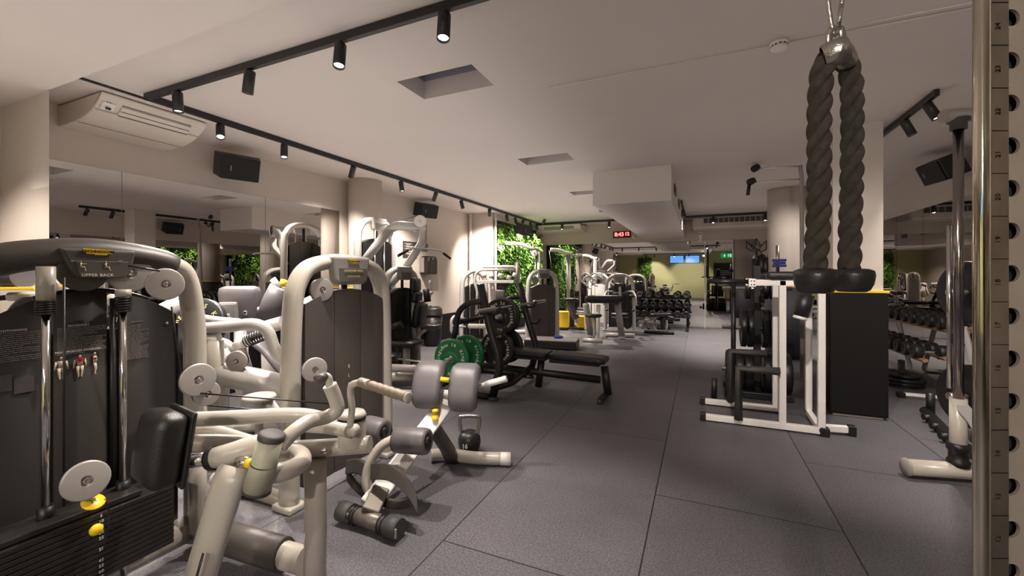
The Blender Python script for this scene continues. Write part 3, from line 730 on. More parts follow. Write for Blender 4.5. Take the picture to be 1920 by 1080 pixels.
# ================================================================== GENERIC TOWER (local: faces +X, width along Y)
def tower(name, label, cat, loc, rotz=0, w=.80, H=1.54, m_fr=M_SILVER, m_sh=M_SHROUDG, header=True, vertical_text=None, group=None, disc=True, sign=True, rods=False, thick=.05, drop=.27):
    t = thing(name, label, cat, loc, rotz, group); hw = w / 2
    pts = [(0, hw + .02, .03), (0, hw + .015, .5), (0, hw, H - .35), (0, hw - .04, H - .14), (0, hw - .15, H - .035), (0, 0, H), (0, -hw + .15, H - .035), (0, -hw + .04, H - .14), (0, -hw, H - .35), (0, -hw - .015, .5), (0, -hw - .02, .03)]
    b = B(); b.tube(catmull(pts, 5), thick, 16, flat=1.35, up=(1, 0, 0)); part('arch_frame', b, m_fr, t)
    for s_ in (-1, 1): b = B(); b.box((0, s_ * (hw + .02), .02), (.16, .12, .04), bev=.012); part('foot_plate', b, m_fr, t)
    if header:
        b = B(); b.prism([(-hw * .42, .05), (hw * .42, .05), (hw * .36, -.115), (hw * .28, -.14), (-hw * .28, -.14), (-hw * .36, -.115)], (.055, 0, H - .02), YA, ZA, .07, bev=.018); hd = part('header_sign', b, M_GPLAST, t)
        if sign:
            b = B(); b.prism([(-hw * .31, .035), (hw * .31, .035), (hw * .28, -.055), (-hw * .28, -.055)], (.093, 0, H - .085), YA, ZA, .004, bev=.001); part('sign_plate', b, mat('sign_plate_grey', (.13, .12, .10), .35), hd)
    hi = H - drop
    for i, (a, c) in enumerate(((-hw + .055, -.12), (-.115, .115), (.12, hw - .055))):
        b = B(); n = 6
        g1 = []; g2 = []
        for k in range(n + 1):
            y = a + (c - a) * k / n; z = hi - .11 * (y / hw) ** 2; tt = 2 * k / n - 1; x = .045 + .008 * (1 - tt * tt)
            g1.append([(x, y, .10), (x, y, z)]); g2.append([(-.045, y, .10), (-.045, y, z)])
        b.surf(g1, False); b.surf(g2, False); b.surf([g1[0], g2[0]], False); b.surf([g1[-1], g2[-1]], False)
        b.surf([[g[1] for g in g1], [g[1] for g in g2]], False); part('shroud_panel', b, m_sh, t)
    b = B(); b.box((.0, 0, (hi + .1) / 2 - .05), (.06, w - .12, hi - .25)); part('shroud_backing', b, M_BLACKP, t)
    if rods:
        for s_ in (-.1, .1):
            b = B(); b.cyl((.075, s_, .15), (.075, s_, H - .12), .011, seg=10); part('guide_rod', b, M_CHROME, t)
    if disc: pulley(t, (.045, -hw * .55, H - .19), (1, -.25, 0), .075, False, M_GPLAST)
    b = B(); b.cyl((.01, 0, hi - .05), (.01, 0, H - .06), .02, seg=10); part('cable_post', b, M_BLACKP, t)
    if vertical_text:
        b = B()
        for k, ch in enumerate(vertical_text): b.text(ch, (.0545, .0, .78 - k * .062), YA, ZA, .034)
        part('panel_lettering', b, M_INKW, t)
    return t

# ================================================================== SHOULDER PRESS (behind the upper back machine)
spm = tower('weight_machine', 'pale silver arched weight machine marked SHOULDER PRESS standing behind the lower back bench', 'exercise machine', (-2.25, 2.20, 0), 0, .80, 1.50, M_CREAM, M_SHROUDG, vertical_text='ELEMENT', drop=.19)
p = onX(668, 492, -2.14)
logo(spm, (-2.156, 2.2, 1.497), YA, ZA, .10)
b = B(); p = onX(672, 505, -2.143); b.text('SHOULDER PRESS', (-2.1525, 2.2, 1.432), YA, ZA, .021, spacing=1.05)
part('sign_lettering', b, mat('gold_print', (.62, .50, .25), .6), spm, True)
b = B(); b.text('S E L E C T I O N', (-2.1525, 2.2, 1.395), YA, ZA, .015)
part('sign_lettering', b, mat('gold_print', (.62, .50, .25), .6), spm, True)
# thick cross beam and bent tubes running toward the mirror
b = B(); b.tube([D(402, 700, 2.62), D(480, 713, 2.66), D(566, 733, 2.70)], .074, 20); bm_ = part('cross_beam', b, M_SILVER, spm, True)
b = B(); b.lathe(D(545, 737, 2.60), (0.2, -1, 0), [(0, .01), (.016, .008), (.016, 0)], 12); part('beam_plug', b, M_CREAM, bm_, True)
b = B(); b.tube(catmull([D(362, 618, 2.60), D(430, 612, 2.62), D(478, 608, 2.64), D(502, 622, 2.66), D(514, 652, 2.68), D(532, 676, 2.70), D(562, 672, 2.72), D(590, 660, 2.75)], 6), .036, 16); part('press_arm', b, M_SILVER, spm, True)
b = B(); b.tube(catmull([D(350, 592, 2.95), D(400, 601, 2.95), D(450, 606, 2.92)], 5), .032, 14); part('press_arm', b, M_SILVER, spm, True)
b = B(); b.cyl(D(470, 622, 2.85), D(530, 605, 2.85), .045, seg=20); part('press_hub', b, M_SILVER, spm, True)
b = B()
for k in range(8):
    c = D(462 + k * 4.6, 640 - k * 1.8, 2.8); b.lathe(c, D(500, 625, 2.8) - D(462, 640, 2.8), [(.034, -.004), (.042, 0), (.034, .004)], 16)
part('bellows', b, M_BLACKP, spm, True)
b = B(); b.cyl(D(443, 650, 2.8), D(463, 640, 2.8), .035, seg=16); b.tube([D(452, 652, 2.8), D(462, 690, 2.85), D(470, 740, 2.9)], [.03, .035, .05], 12); part('lever_bracket', b, M_SILVER, spm, True)
b = B(); b.tube([D(400, 638, 2.62), D(402, 700, 2.62), D(402, 790, 2.62)], .050, 16, flat=1.4, up=(1, 0, 0)); po = part('seat_post', b, M_CREAM, spm, True)
b = B(); b.cyl(D(384, 640, 2.60), D(412, 636, 2.62), .042, seg=18); part('post_head', b, M_SILVER, spm, True)
b = B(); b.tube([D(402, 780, 2.62), D(402, 880, 2.62) * 1.0], .046, 14); part('seat_post', b, M_CREAM, spm, True)
pulley(spm, D(444, 677, 2.60), (.55, -.85, .0), .062)
pulley(spm, D(378, 655, 2.75), (.7, -.7, 0), .055)
b = B(); b.lathe(D(486, 745, 2.35), ZA, [(0, .025), (.04, .022), (.080, .012), (.086, .0), (.080, -.012), (.02, -.014), (.02, -.30), (0, -.30)], 26); part('adjusting_wheel', b, M_CREAM, spm, True)
b = B(); b.tube([D(500, 752, 2.4), D(528, 790, 2.5), D(540, 850, 2.6)], .032, 12); part('strut', b, M_SILVER, spm, True)
pulley(spm, D(590, 693, 2.50), (.9, -.4, 0), .072)
b = B(); b.tube([D(560, 953, 2.55), D(540, 953, 2.55)], .05, 10); b.tube([(-2.27, 1.80, .03), (-2.95, 1.78, .05)], .045, 12); part('base_beam', b, M_CREAM, spm, True)
# two grey roller pads low at the front of the machine
b = B(); b.cyl(D(680, 807, 2.85), D(722, 810, 2.75), .068, seg=20); rp = part('roller_pad', b, M_GLEATHER, spm, True)
b = B(); b.lathe(D(722, 810, 2.75), D(722, 810, 2.75) - D(680, 807, 2.85), [(.066, -.004), (.055, .010), (.03, .012), (0, .006)], 20); part('roller_cap', b, M_BLACKP, rp, True)
# ================================================================== LOWER BACK BENCH (centre foreground)
lb = thing('back_extension_bench', 'low back extension bench with grey thigh pads and roller pads, in the centre foreground', 'exercise bench', F(760, 930, 0))
u0, u1 = D(690, 950, 2.40), D(832, 762, 2.95)
part('main_beam', beam_box(u0, u1, .115, .06, (.55, -.75, .5), .012), M_WHITE, lb, True)
sl = u1 + (u1 - u0) * .12
part('beam_slider', beam_box(u1 + (u0 - u1) * .05, sl, .085, .05, (.55, -.75, .5), .008), M_SILVER, lb, True)
# front cross foot with rubber rollers
f0, f1 = D(640, 965, 2.42), D(750, 995, 2.24); f0.z = f1.z = .058
b = B(); b.tube([f0.lerp(f1, .2), f0.lerp(f1, .8)], .044, 18); part('front_foot', b, mat('bronze_grey_enamel', (.15, .13, .105), .38, .3), lb, True)
for i, (a, c) in enumerate(((0, .20), (.80, 1.0))):
    b = B(); b.tube([f0.lerp(f1, a), f0.lerp(f1, c)], .054, 20); e = part('rubber_end', b, M_DGREY, lb, True)
    m_ = f0.lerp(f1, (a + c) / 2); nb = (Vector((0, 0, 0)) - Vector((m_.x, m_.y, 0))).normalized()
    b = B(); b.box(m_ + nb * .052 + Vector((0, 0, .0)), (.035, .012, .05), Matrix.Rotation(atan2((f1 - f0).y, (f1 - f0).x), 3, 'Z'), bev=.004); part('foot_clip', b, M_GPLAST, e, True)
b = B()
for a in (.24, .29, .71, .76): b.lathe(f0.lerp(f1, a), f1 - f0, [(.044, -.006), (.051, -.004), (.051, .004), (.044, .006)], 18)
part('foot_collar', b, M_BLACKP, lb, True)
part('lower_bracket', beam_box(f0.lerp(f1, .5) + Vector((0, 0, .03)), u0.lerp(u1, .14), .10, .07, (.55, -.75, .5), .008), MAT['bronze_grey_enamel'], lb, True)
# rear cross foot
r0, r1, r2, r3 = D(808, 845, 3.18), D(838, 866, 3.20), D(890, 868, 3.14), D(958, 848, 3.12)
for v in (r0, r1, r2, r3): v.z = .05
b = B(); b.tube(catmull([r0, r1, r2, r3.lerp(r2, .25)], 6), .045, 16); part('rear_foot', b, M_CREAM, lb, True)
b = B(); b.tube([r3.lerp(r2, .28), r3], .0465, 18); part('rear_foot_cap', b, M_WHITE, lb, True)
b = B(); b.tube([D(812, 800, 2.96), D(838, 840, 3.1), D(848, 862, 3.18)], .042, 14, flat=1.5, up=(1, 0, 0)); part('rear_leg', b, mat('bronze_grey_enamel', (.15, .13, .105), .38, .3), lb, True)
# hip pads
for (c, rz, px) in ((D(806, 712, 2.93), 0, 0), (D(872, 718, 2.93), 0, 1)):
    w_ = .19
    g = []
    ax = (D(870, 716, 2.9) - D(806, 712, 2.93)); ax.z = 0; ax.normalize()
    fw = Vector((-ax.y, ax.x, 0))
    if fw.y > 0: fw = -fw           # towards the camera
    prof = [(.095, -.17), (.115, -.09), (.085, .02), (.02, .105), (-.07, .125), (-.12, .07), (-.09, .03), (-.02, 0.0), (.03, -.08), (.045, -.16)]
    cl = catmull([(0, p[0], p[1]) for p in prof], 4, closed=True)
    n = 8; rings = []
    for k in range(n + 1):
        t = 2 * k / n - 1; sc = (1 - abs(t) ** 6 * .16)
        cx, cy = -.0 , 0
        rings.append([c + ax * (t * w_ / 2) + fw * (q.y * sc + .02 * (1 - sc)) + ZA * (q.z * sc) for q in cl])
    b = B(); b.surf([r_ + [r_[0]] for r_ in rings])
    bmesh.ops.remove_doubles(b.bm, verts=b.bm.verts, dist=1e-5)
    bmesh.ops.holes_fill(b.bm, edges=[e for e in b.bm.edges if e.is_boundary])
    part('thigh_pad', b, M_GLEATHER, lb, True)
b = B(); b.tube([D(800, 735, 2.98), D(880, 742, 2.98)], .028, 12); part('pad_bar', b, M_WHITE, lb, True)
b = B(); b.tube([D(826, 711, 2.86), D(842, 713, 2.86)], .017, 12); part('pull_pin', b, M_YPLAST, lb, True, label='yellow pull pin between the pads')
b = B(); b.lathe(D(816, 776, 2.82), ZA, [(.022, -.035), (.022, -.01), (.012, -.006), (.012, .004), (.020, .010), (.023, .022), (.016, .032), (0, .034)], 16); part('height_knob', b, M_YPLAST, lb, True, label='yellowish height knob')
# side handles
b = B(); b.tube(catmull([D(870, 745, 3.0), D(892, 726, 3.02), D(912, 720, 3.02)], 4), .015, 10); h_ = part('handle', b, M_WHITE, lb, True)
b = B(); b.tube([D(910, 721, 3.02), D(950, 710, 3.0)], .023, 14); part('handle_grip', b, M_WHITE, h_, True)
# ankle rollers and their bent tube
b = B(); b.tube(catmull([D(742, 822, 2.55), D(716, 836, 2.52), D(697, 862, 2.50), D(688, 890, 2.48), D(690, 915, 2.46), D(708, 935, 2.45)], 6), .029, 14); part('roller_arm', b, M_CREAM, lb, True)
for (a, c) in ((D(740, 824, 2.56), D(804, 828, 2.50)), (D(684, 800, 2.72), D(722, 810, 2.66))):
    b = B(); ax = (c - a); L = ax.length; b.lathe(a, ax, [(0, 0), (.05, 0), (.072, .01), (.076, .03), (.077, L - .03), (.072, L - .008), (.058, L), (.05, L - .004), (.02, L - .006), (0, L - .006)], 24); rp = part('roller_pad', b, M_GLEATHER, lb, True)
    b = B()
    for k in range(16):
        an = k * pi / 8; q = ax.normalized(); s1 = q.cross(ZA).normalized(); s2 = q.cross(s1)
        b.tube([c - q * .004 + (s1 * cos(an) + s2 * sin(an)) * .038, c - q * .012 + (s1 * cos(an) + s2 * sin(an)) * .068], .0035, 4)
    b.lathe(c, ax, [(.034, -.004), (.034, .006), (.012, .008), (.012, .002), (0, .002)], 16)
    part('roller_cap', b, M_BLACKP, rp, True)
# curved foot plates
def footplate(pts, w_, name='foot_plate'):
    g = []
    side = (f1 - f0).normalized() * .5
    for off in (-w_, w_): g.append(off)
    b = B(); P = catmull(pts, 5); 
    b.tube(P, w_, 8, flat=.16, up=(.2, -.6, .8)); part(name, b, mat('brown_grey_rubber', (.045, .039, .034), .55, bump=.15, bscale=200), lb, True)
def slab(pts, side, w_, th, name, m):
    """bent flat plate: centre line pts, width along 'side'"""
    P = catmull(pts, 5); side = Vector(side).normalized(); top, bot = [], []
    for i, p in enumerate(P):
        t = (P[min(i + 1, len(P) - 1)] - P[max(i - 1, 0)]).normalized(); nn = t.cross(side).normalized()
        top.append([p + side * (w_ / 2) + nn * th / 2, p - side * (w_ / 2) + nn * th / 2]); bot.append([p + side * (w_ / 2) - nn * th / 2, p - side * (w_ / 2) - nn * th / 2])
    b = B(); rings = [[a[0], a[1], c[1], c[0], a[0]] for a, c in zip(top, bot)]; b.surf(rings)
    bmesh.ops.remove_doubles(b.bm, verts=b.bm.verts, dist=1e-6); bmesh.ops.holes_fill(b.bm, edges=[e for e in b.bm.edges if e.is_boundary])
    for f in b.bm.faces: f.smooth = False
    return part(name, b, m, lb, True, bevel=.008)
sd = Vector((.25, -.35, -.90))
MB = mat('brown_grey_rubber', (.045, .039, .034), .55, bump=.15, bscale=200)
slab([D(697, 884, 2.44), D(730, 886, 2.40), D(757, 905, 2.36), D(774, 928, 2.33), D(783, 948, 2.31)], sd, .085, .028, 'foot_plate', MB)
slab([D(650, 876, 2.58), D(672, 874, 2.55), D(688, 884, 2.50)], sd, .085, .028, 'foot_plate', MB)
slab([D(652, 892, 2.58), D(668, 912, 2.54), D(690, 930, 2.50), D(715, 940, 2.46), D(750, 946, 2.42), D(775, 940, 2.36)], (.1, -.2, -1), .05, .03, 'foot_plate_rim', MB)

# ================================================================== KETTLEBELL
kp = F(880, 848)
kb = thing('kettlebell', 'black kettlebell with a worn steel handle on the floor behind the back extension bench', 'kettlebell', kp)
b = B(); b.lathe((0, 0, 0), ZA, [(0, 0), (.058, 0), (.064, .006), (.084, .045), (.091, .085), (.086, .125), (.068, .155), (.040, .172), (0, .178)], 32); part('bell_body', b, M_PLATEK, kb)
hs = Vector((CA, SA, 0))
b = B(); b.tube(catmull([hs * .060 + ZA * .14, hs * .074 + ZA * .20, hs * .076 + ZA * .265, hs * .055 + ZA * .285, hs * -.055 + ZA * .285, hs * -.076 + ZA * .265, hs * -.074 + ZA * .20, hs * -.060 + ZA * .14], 6), .0165, 14); part('handle', b, mat('worn_steel', (.35, .33, .32), .3, .9, bump=.1, bscale=80), kb)
fr = Vector((SA, -CA, 0)) * -1
fr = Vector((-kp.x, -kp.y, 0)).normalized(); sx_ = Vector((-fr.y, fr.x, 0))
b = B(); p = fr * .0905 + ZA * .075 - sx_ * .0; b.text('16', fr * .088 + sx_ * -.035 + ZA * .08, sx_, ZA, .045, bold=.001, depth=.004); part('weight_mark', b, M_INKW, kb)
b = B(); 

# ================================================================== PLATES, BENCH PRESS STATION
LET = {}
def ringtext(b, txt, c, ux, uy, r, a0, size, step):
    """letters set around a circle, centred on angle a0 (radians, 90 = top)"""
    n = len(txt)
    for i, ch in enumerate(txt):
        if ch == ' ': continue
        a = a0 - (i - (n - 1) / 2) * step
        d = ux * cos(a) + uy * sin(a); tx = ux * sin(a) - uy * cos(a)
        b.text(ch, c + d * r, tx, d, size, bold=.0008, depth=.0008)
def bumper(name, label, c, face, m, m_ink, r=.225, th=.06, group=None, text=True, world_up=ZA, kg='15', cat='weight plate'):
    """rubber plate; 'face' points to the printed side"""
    c = Vector(c); n = Vector(face).normalized()
    t = thing(name, label, cat, c - ZA * r if abs(n.z) < .5 else c, 0, group)
    b = B(); h = th / 2
    b.lathe(c, n, [(.026, h - .002), (.034, h + .002), (.07, h + .002), (.075, h - .004), (.105, h - .006), (.115, h - .001), (r - .022, h), (r - .012, h - .002), (r, h - .012), (r, -h + .012), (r - .012, -h + .002), (.115, -h), (.075, -h + .004), (.034, -h - .002), (.026, -h + .002), (.026, h - .002)], 44)
    part('plate_body', b, m, t, True)
    b = B(); b.lathe(c, n, [(.0255, h), (.035, h + .003), (.035, h - .002)], 24); part('hub_ring', b, M_STEEL, t, True)
    if text:
        up = (world_up - n * n.dot(world_up)).normalized(); ux = up.cross(n)
        o = c + n * (h + .0012); b = B()
        ringtext(b, 'KingsBox', o, ux, up, .163, radians(150), .054, .205)
        ringtext(b, 'KingsBox', o, ux, up, .163, radians(-5), .054, .205)
        ringtext(b, kg, o, ux, up, .163, radians(78), .05, .22); ringtext(b, 'KG', o, ux, up, .163, radians(-92), .042, .22)
        part('plate_lettering', b, m_ink, t, True)
    return t
FY = Vector((.0, -1, 0))
bp = thing('bench_press', 'black flat bench press station with slanted uprights and plate storage horns, in mid floor', 'bench press', (-1.9, 4.9, 0))
XB = -2.15
def rtube(pts, r, name='frame_tube', m=M_BLACKM, par=bp, rad=.08, flat=1.0, up=None, seg=14):
    b = B(); b.tube(rsmooth(pts, rad), r, seg, flat=flat, up=up); return part(name, b, m, par, True)
Y1, Y2 = 4.28, 5.42
for i, Y in enumerate((Y1, Y2)):
    k = 0 if i == 0 else .10
    top = Vector((XB - .14, Y, 1.30)); rtube([top, (XB - .02, Y, .80), (XB + .12, Y, .42), (XB + .02, Y, .05)], .045, 'upright', rad=.15)
    rtube([(XB - .02, Y, .03), (XB - .80, Y, .03)], .035, 'base_tube')
    rtube([(XB - .78, Y, .04), (XB - .48, Y, .70), (XB - .44, Y, .98), (XB - .30, Y, 1.09), (XB - .08, Y, 1.11)], .034, 'rear_upright', rad=.12)
    # bar hooks
    for z, xx in ((1.00, -.03), (.78, .03)):
        b = B(); b.tube(rsmooth([(XB + xx, Y, z - .03), (XB + xx + .10, Y, z - .03), (XB + xx + .14, Y, z + .05)], .03), .016, 8)
        part('bar_hook', b, M_BLACKM, bp, True)
    b = B(); b.lathe((XB + .02, Y, .015), ZA, [(0, -.015), (.055, -.015), (.055, .012), (0, .02)], 16); part('rubber_foot', b, M_DGREY, bp, True)
rtube([(XB - .75, Y1, .06), (XB - .75, Y2, .06)], .035, 'cross_tube'); rtube([(XB - .46, Y1, .85), (XB - .46, Y2, .85)], .03, 'cross_tube')
rtube([(XB + .02, Y1, .14), (XB + .02, Y2, .14)], .035, 'cross_tube')
YM = 4.88
rtube([(XB - .6, YM, .24), (-1.05, YM, .20)], .034, 'bench_beam', flat=1.3)
for (x, s_) in ((-1.72, .05), (-1.10, -.10)):
    rtube([(x - s_, YM, .36), (x + s_ * -1.2 + .02 if s_ < 0 else x - s_ - .04, YM, .04)], .032, 'bench_leg', flat=1.4)
rtube([(-1.0, YM - .25, .035), (-1.0, YM + .25, .035)], .03, 'bench_foot')
rtube([(-1.88, YM, .30), (-2.06, YM - .2, .10), (-2.12, Y1 + .05, .12)], .03, 'brace')
for s_ in (-1, 1):
    b = B(); b.lathe((-1.0, YM + s_ * .26, .02), ZA, [(0, -.02), (.03, -.02), (.03, .02), (0, .03)], 14); part('rubber_foot', b, M_DGREY, bp, True)
Rb = Matrix.Rotation(radians(1), 3, 'Y')
b = B(); b.cushion((-2.02, YM, .455), (.72, .30, .075), Rb, puff=.2, cuts=8); part('backrest_pad', b, M_LEATHER, bp, True)
b = B(); b.cushion((-1.30, YM, .44), (.66, .30, .075), Matrix.Rotation(radians(2), 3, 'Y'), puff=.2, cuts=8); part('seat_pad', b, M_LEATHER, bp, True)
b = B(); b.box((-1.99, YM, .405), (.62, .20, .05), bev=.008); b.box((-1.34, YM, .39), (.60, .20, .05), bev=.008); part('pad_frame', b, M_BLACKM, bp, True)
# storage horns
for (x, y, z, L) in ((-2.53, Y1 - .30, .47, .32), (-2.53, 4.95, .47, .2)):
    pass
b = B(); b.cyl((-2.53, Y1, .47), (-2.53, Y1 - .36, .47), .0245, seg=14); part('storage_horn', b, M_STEEL, bp, True)
b = B(); b.cyl((-2.28, Y2, .53), (-2.28, 4.60, .53), .0245, seg=14); part('storage_horn', b, M_STEEL, bp, True)
b = B(); b.cyl((-2.24, Y2, .90), (-2.24, 4.60, .90), .0245, seg=14); part('storage_horn', b, M_STEEL, bp, True)
# barbell
bb = thing('barbell', 'long dark steel barbell resting in the hooks of the bench press uprights', 'barbell', (XB + .06, 4.85, 1.0))
b = B(); b.cyl((XB + .06, 4.25, 1.03), (XB + .06, 5.5, 1.03), .014, seg=12); part('shaft', b, M_STEEL, bb, True)
for s_, y0 in ((-1, 4.22), (1, 5.5)):
    b = B(); b.lathe((XB + .06, y0, 1.03), (0, s_, 0), [(0, 0), (.036, 0), (.036, .014), (.025, .016), (.025, .40), (.022, .405), (0, .405)], 16); part('sleeve', b, M_STEEL, bb, True)
p = onX(850, 672, -2.53)
bumper('weight_plate', 'front green bumper plate with white lettering on the low horn of the bench press', (-2.53, Y1 - .22, .47), FY, M_PLATEG, M_INKW, kg='10', group='green bumper plates')
bumper('weight_plate', 'rear green bumper plate, half hidden behind the front one', (-2.53, Y1 - .055 + .17, .47), FY, M_PLATEG, M_INKW, kg='10', group='green bumper plates')
bumper('weight_plate', 'upper black bumper plate with white ring lettering on the bench press', (-2.24, 4.72, .90), FY, M_PLATEK, M_INKW, kg='20', group='black lettered bumper plates')
bumper('weight_plate', 'black plate tucked right behind the upper lettered one', (-2.24, 4.80, .90), FY, M_PLATEK, M_INKW, text=False, group='black lettered bumper plates')
bumper('weight_plate', 'lower black bumper plate with white lettering, under the upper lettered plate', (-2.28, 4.70, .50), FY, M_PLATEK, M_INKW, kg='20', group='black lettered bumper plates')
bumper('weight_plate', 'second low black plate behind the lettered one, beside the bench pad', (-2.28, 4.98, .50), FY, M_PLATEK, M_INKW, text=False, group='black lettered bumper plates')

# ================================================================== DIP STATION (white)
ds = thing('dip_station', 'white steel dip station with black arm pads in front of the square column', 'dip station', (.5, 4.8, 0))
def post(p, q, name, m=M_WHITE, w_=.055, d_=.055, par=ds, bev=.006):
    p, q = Vector(p), Vector(q); dv = q - p; L = dv.length
    up = Vector((0, 1, 0)) if abs(dv.normalized().y) < .9 else Vector((1, 0, 0))
    z = dv.normalized(); x = up.cross(z).normalized(); y = z.cross(x)
    R_ = Matrix((x, y, z)).transposed()
    b = B(); b.box((p + q) / 2, (w_, d_, L), R_, bev=bev); return part(name, b, m, par, True)
YN, YR = 4.50, 5.06

XA0 = .045
post((XA0, YN, .04), (.97, YN, .04), 'base_rail'); post((XA0, YR, .04), (.80, YR, .04), 'base_rail')
for (x, y) in ((XA0, YN), (XA0, YR)):
    b = B(); b.box((x - .015, y, .042), (.05, .068, .075), bev=.008); part('end_cap', b, M_BLACKP, ds, True)
xa = onY(1467, 700, YN).x; xb = onY(1454, 700, YR).x; xc = onY(1540, 700, YN).x; xd = onY(1516, 700, YR).x
post((xa, YN, .06), (xa, YN, 1.36), 'upright'); post((xb, YR, .06), (xb, YR, 1.36), 'upright')
post((xc, YN, .03), (xc, YN, 1.28), 'upright'); post((xd, YR, .06), (xd, YR, 1.14), 'upright')
post((xc, YN, .04), (xd, YR, .04), 'base_rail', w_=.05, d_=.05); post((xc - .02, YN + .06, .05), (xc + .22, YN + .10, .05), 'base_rail')
b = B(); b.box((xc + .02, YN - .01, .03), (.07, .07, .09), bev=.008); part('end_cap', b, M_BLACKP, ds, True)
b = B(); b.box((xc + .24, YN + .10, .045), (.06, .07, .085), bev=.008); part('end_cap', b, M_BLACKP, ds, True)
for (x, y) in ((xa, YN), (xb, YR)):
    post((x - .22, y, 1.335), (xc if y == YN else xd, y, 1.335), 'arm_beam')
    b = B(); b.box((x - .24, y, 1.335), (.06, .06, .075), bev=.004); arm = part('arm_bracket', b, M_WHITE, ds, True)
    for q in range(4):
        b = B(); b.lathe((x - .25 + .024 * (q % 2), y - .031, 1.318 + .034 * (q // 2)), (0, -1, 0), [(0, .003), (.006, .003), (.006, 0)], 8); part('bolt', b, M_BLACKM, arm, True)
    b = B(); b.cushion((x + .05, y, 1.40), (.36, .12, .07), None, puff=.2); part('arm_pad', b, M_LEATHER, ds, True)
    b = B(); b.cyl((x - .27, y, 1.345), (x - .62, y - (.03 if y == YN else -.03), 1.345), .019, seg=16); hg = part('handle_grip', b, M_BLACKP, ds, True)
    b = B(); b.cyl((x - .245, y, 1.345), (x - .28, y, 1.345), .024, seg=16); part('grip_collar', b, M_WAINS, hg, True)
p0, p1 = onY(1513, 552, YN - .1), onY(1501, 592, YN - .1)
b = B(); b.tube([p0, p1], .062, 18); part('roller_pad', b, M_LEATHER, ds, True)
b = B(); b.cyl(p1, p1 + (p1 - p0) * .15, .055, seg=18); part('roller_cap', b, M_WHITE, ds, True)
# grey step brackets
for (x0, y, zt) in ((.33, YN - .05, .60 - .06), (.30, YR - .02, .60)):
    b = B(); b.tube([(x0, y, .06), (x0, y, zt), (x0 + .33, y, zt)], .037, 4, flat=1.0, up=(0, 1, 0))
    part('step_bracket', b, M_DGREY, ds, True)
for (x0, y) in ((.10, YR + .25),):
    b = B(); b.cyl((x0 + .05, y, 0), (x0 + .05, y, .24), .03, seg=14); part('foot_roller', b, M_BLACKM, ds, True)

# ================================================================== PLATE TREE with crown emblem
tx, ty = .62, 5.75
pt = thing('plate_tree', 'black storage tree for weight plates with a wire crown emblem on top', 'plate rack', (tx, ty, 0))
post((tx, ty, .0), (tx, ty, 1.52), 'mast', M_BLACKM, .075, .075, pt)
post((tx - .35, ty - .22, .04), (tx + .33, ty - .22, .04), 'base_bar', M_BLACKM, .07, .07, pt); post((tx - .35, ty + .22, .04), (tx + .35, ty + .22, .04), 'base_bar', M_BLACKM, .07, .07, pt)
post((tx, ty - .22, .04), (tx, ty + .22, .04), 'base_bar', M_BLACKM, .07, .07, pt)
HZ = [.27, .78, 1.25]
for z in HZ:
    b = B(); b.cyl((tx - .37, ty, z), (tx + .35, ty, z), .024, seg=14); part('plate_horn', b, M_STEEL, pt, True)
b = B()
def crown(pts, closed=False):
    for i in range(len(pts) - 1): b.cyl(onY(*pts[i], ty), onY(*pts[i + 1], ty), .006, seg=6)
crown([(1400, 452), (1409, 462), (1418, 447), (1427, 461), (1437, 451), (1437, 468), (1425, 472), (1436, 481), (1400, 466), (1400, 452)])
crown([(1409, 462), (1412, 467), (1423, 470), (1427, 461)]); crown([(1400, 452), (1425, 472)]); crown([(1418, 447), (1418, 456), (1412, 467)]); crown([(1418, 456), (1425, 462)])
part('crown_emblem', b, M_BLACKM, pt, True)
b = B(); b.cyl((tx, ty, 1.5), onY(1418, 470, ty), .012, seg=8); part('emblem_stem', b, M_BLACKM, pt, True)
def flatplate(c, n, r, th, label, grp, m=M_PLATEK):
    c = Vector(c); h = th / 2
    b = B(); b.lathe(c, n, [(.026, h), (.06, h), (.07, h - .006), (r - .03, h - .006), (r - .02, h), (r - .004, h), (r, h - .006), (r, -h + .006), (r - .004, -h), (r - .02, -h), (r - .03, -h + .006), (.07, -h + .006), (.06, -h), (.026, -h), (.026, h)], 40)
    return single('weight_plate', b, m, label, 'weight plate', grp)
G = 'black plates on the plate tree'
ordn = ['outermost', 'second', 'third', 'fourth', 'fifth', 'sixth']
for lv, (z, r, xs_) in enumerate(((.27, .232, (-.285, -.19, -.095, .10, .19, .285)), (.78, .225, (-.145, -.075, .075, .14, .21)), (1.25, .13, (-.10, .08, .15)))):
    for i, dx in enumerate(xs_):
        flatplate((tx + dx, ty, z), XA, r, (.085, .055, .055)[lv], '%s black plate from the left on the %s horn of the plate tree' % (ordn[i], ('bottom', 'middle', 'top')[lv]), G)
# rolled black bar sleeves on top of tree
for i, (px, t0, t1) in enumerate(((1416, 487, 519), (1427, 480, 521), (1435, 484, 521))):
    p, q = onY(px, t1, ty + .16), onY(px, t0, ty + .16)
    b = B(); b.cyl(p, q, .04 - .004 * i, seg=16); a_ = thing('bar_pad', ['leftmost', 'middle', 'rightmost'][i] + ' of three upright black foam bar pads below the crown emblem', 'bar pad', p, 0, 'black bar pads')
    part('foam_sleeve', b, M_LEATHER, a_, True)
    b = B(); b.cyl(q, q + ZA * .05, .030, seg=12); part('bar_end', b, M_CHROME, a_, True)
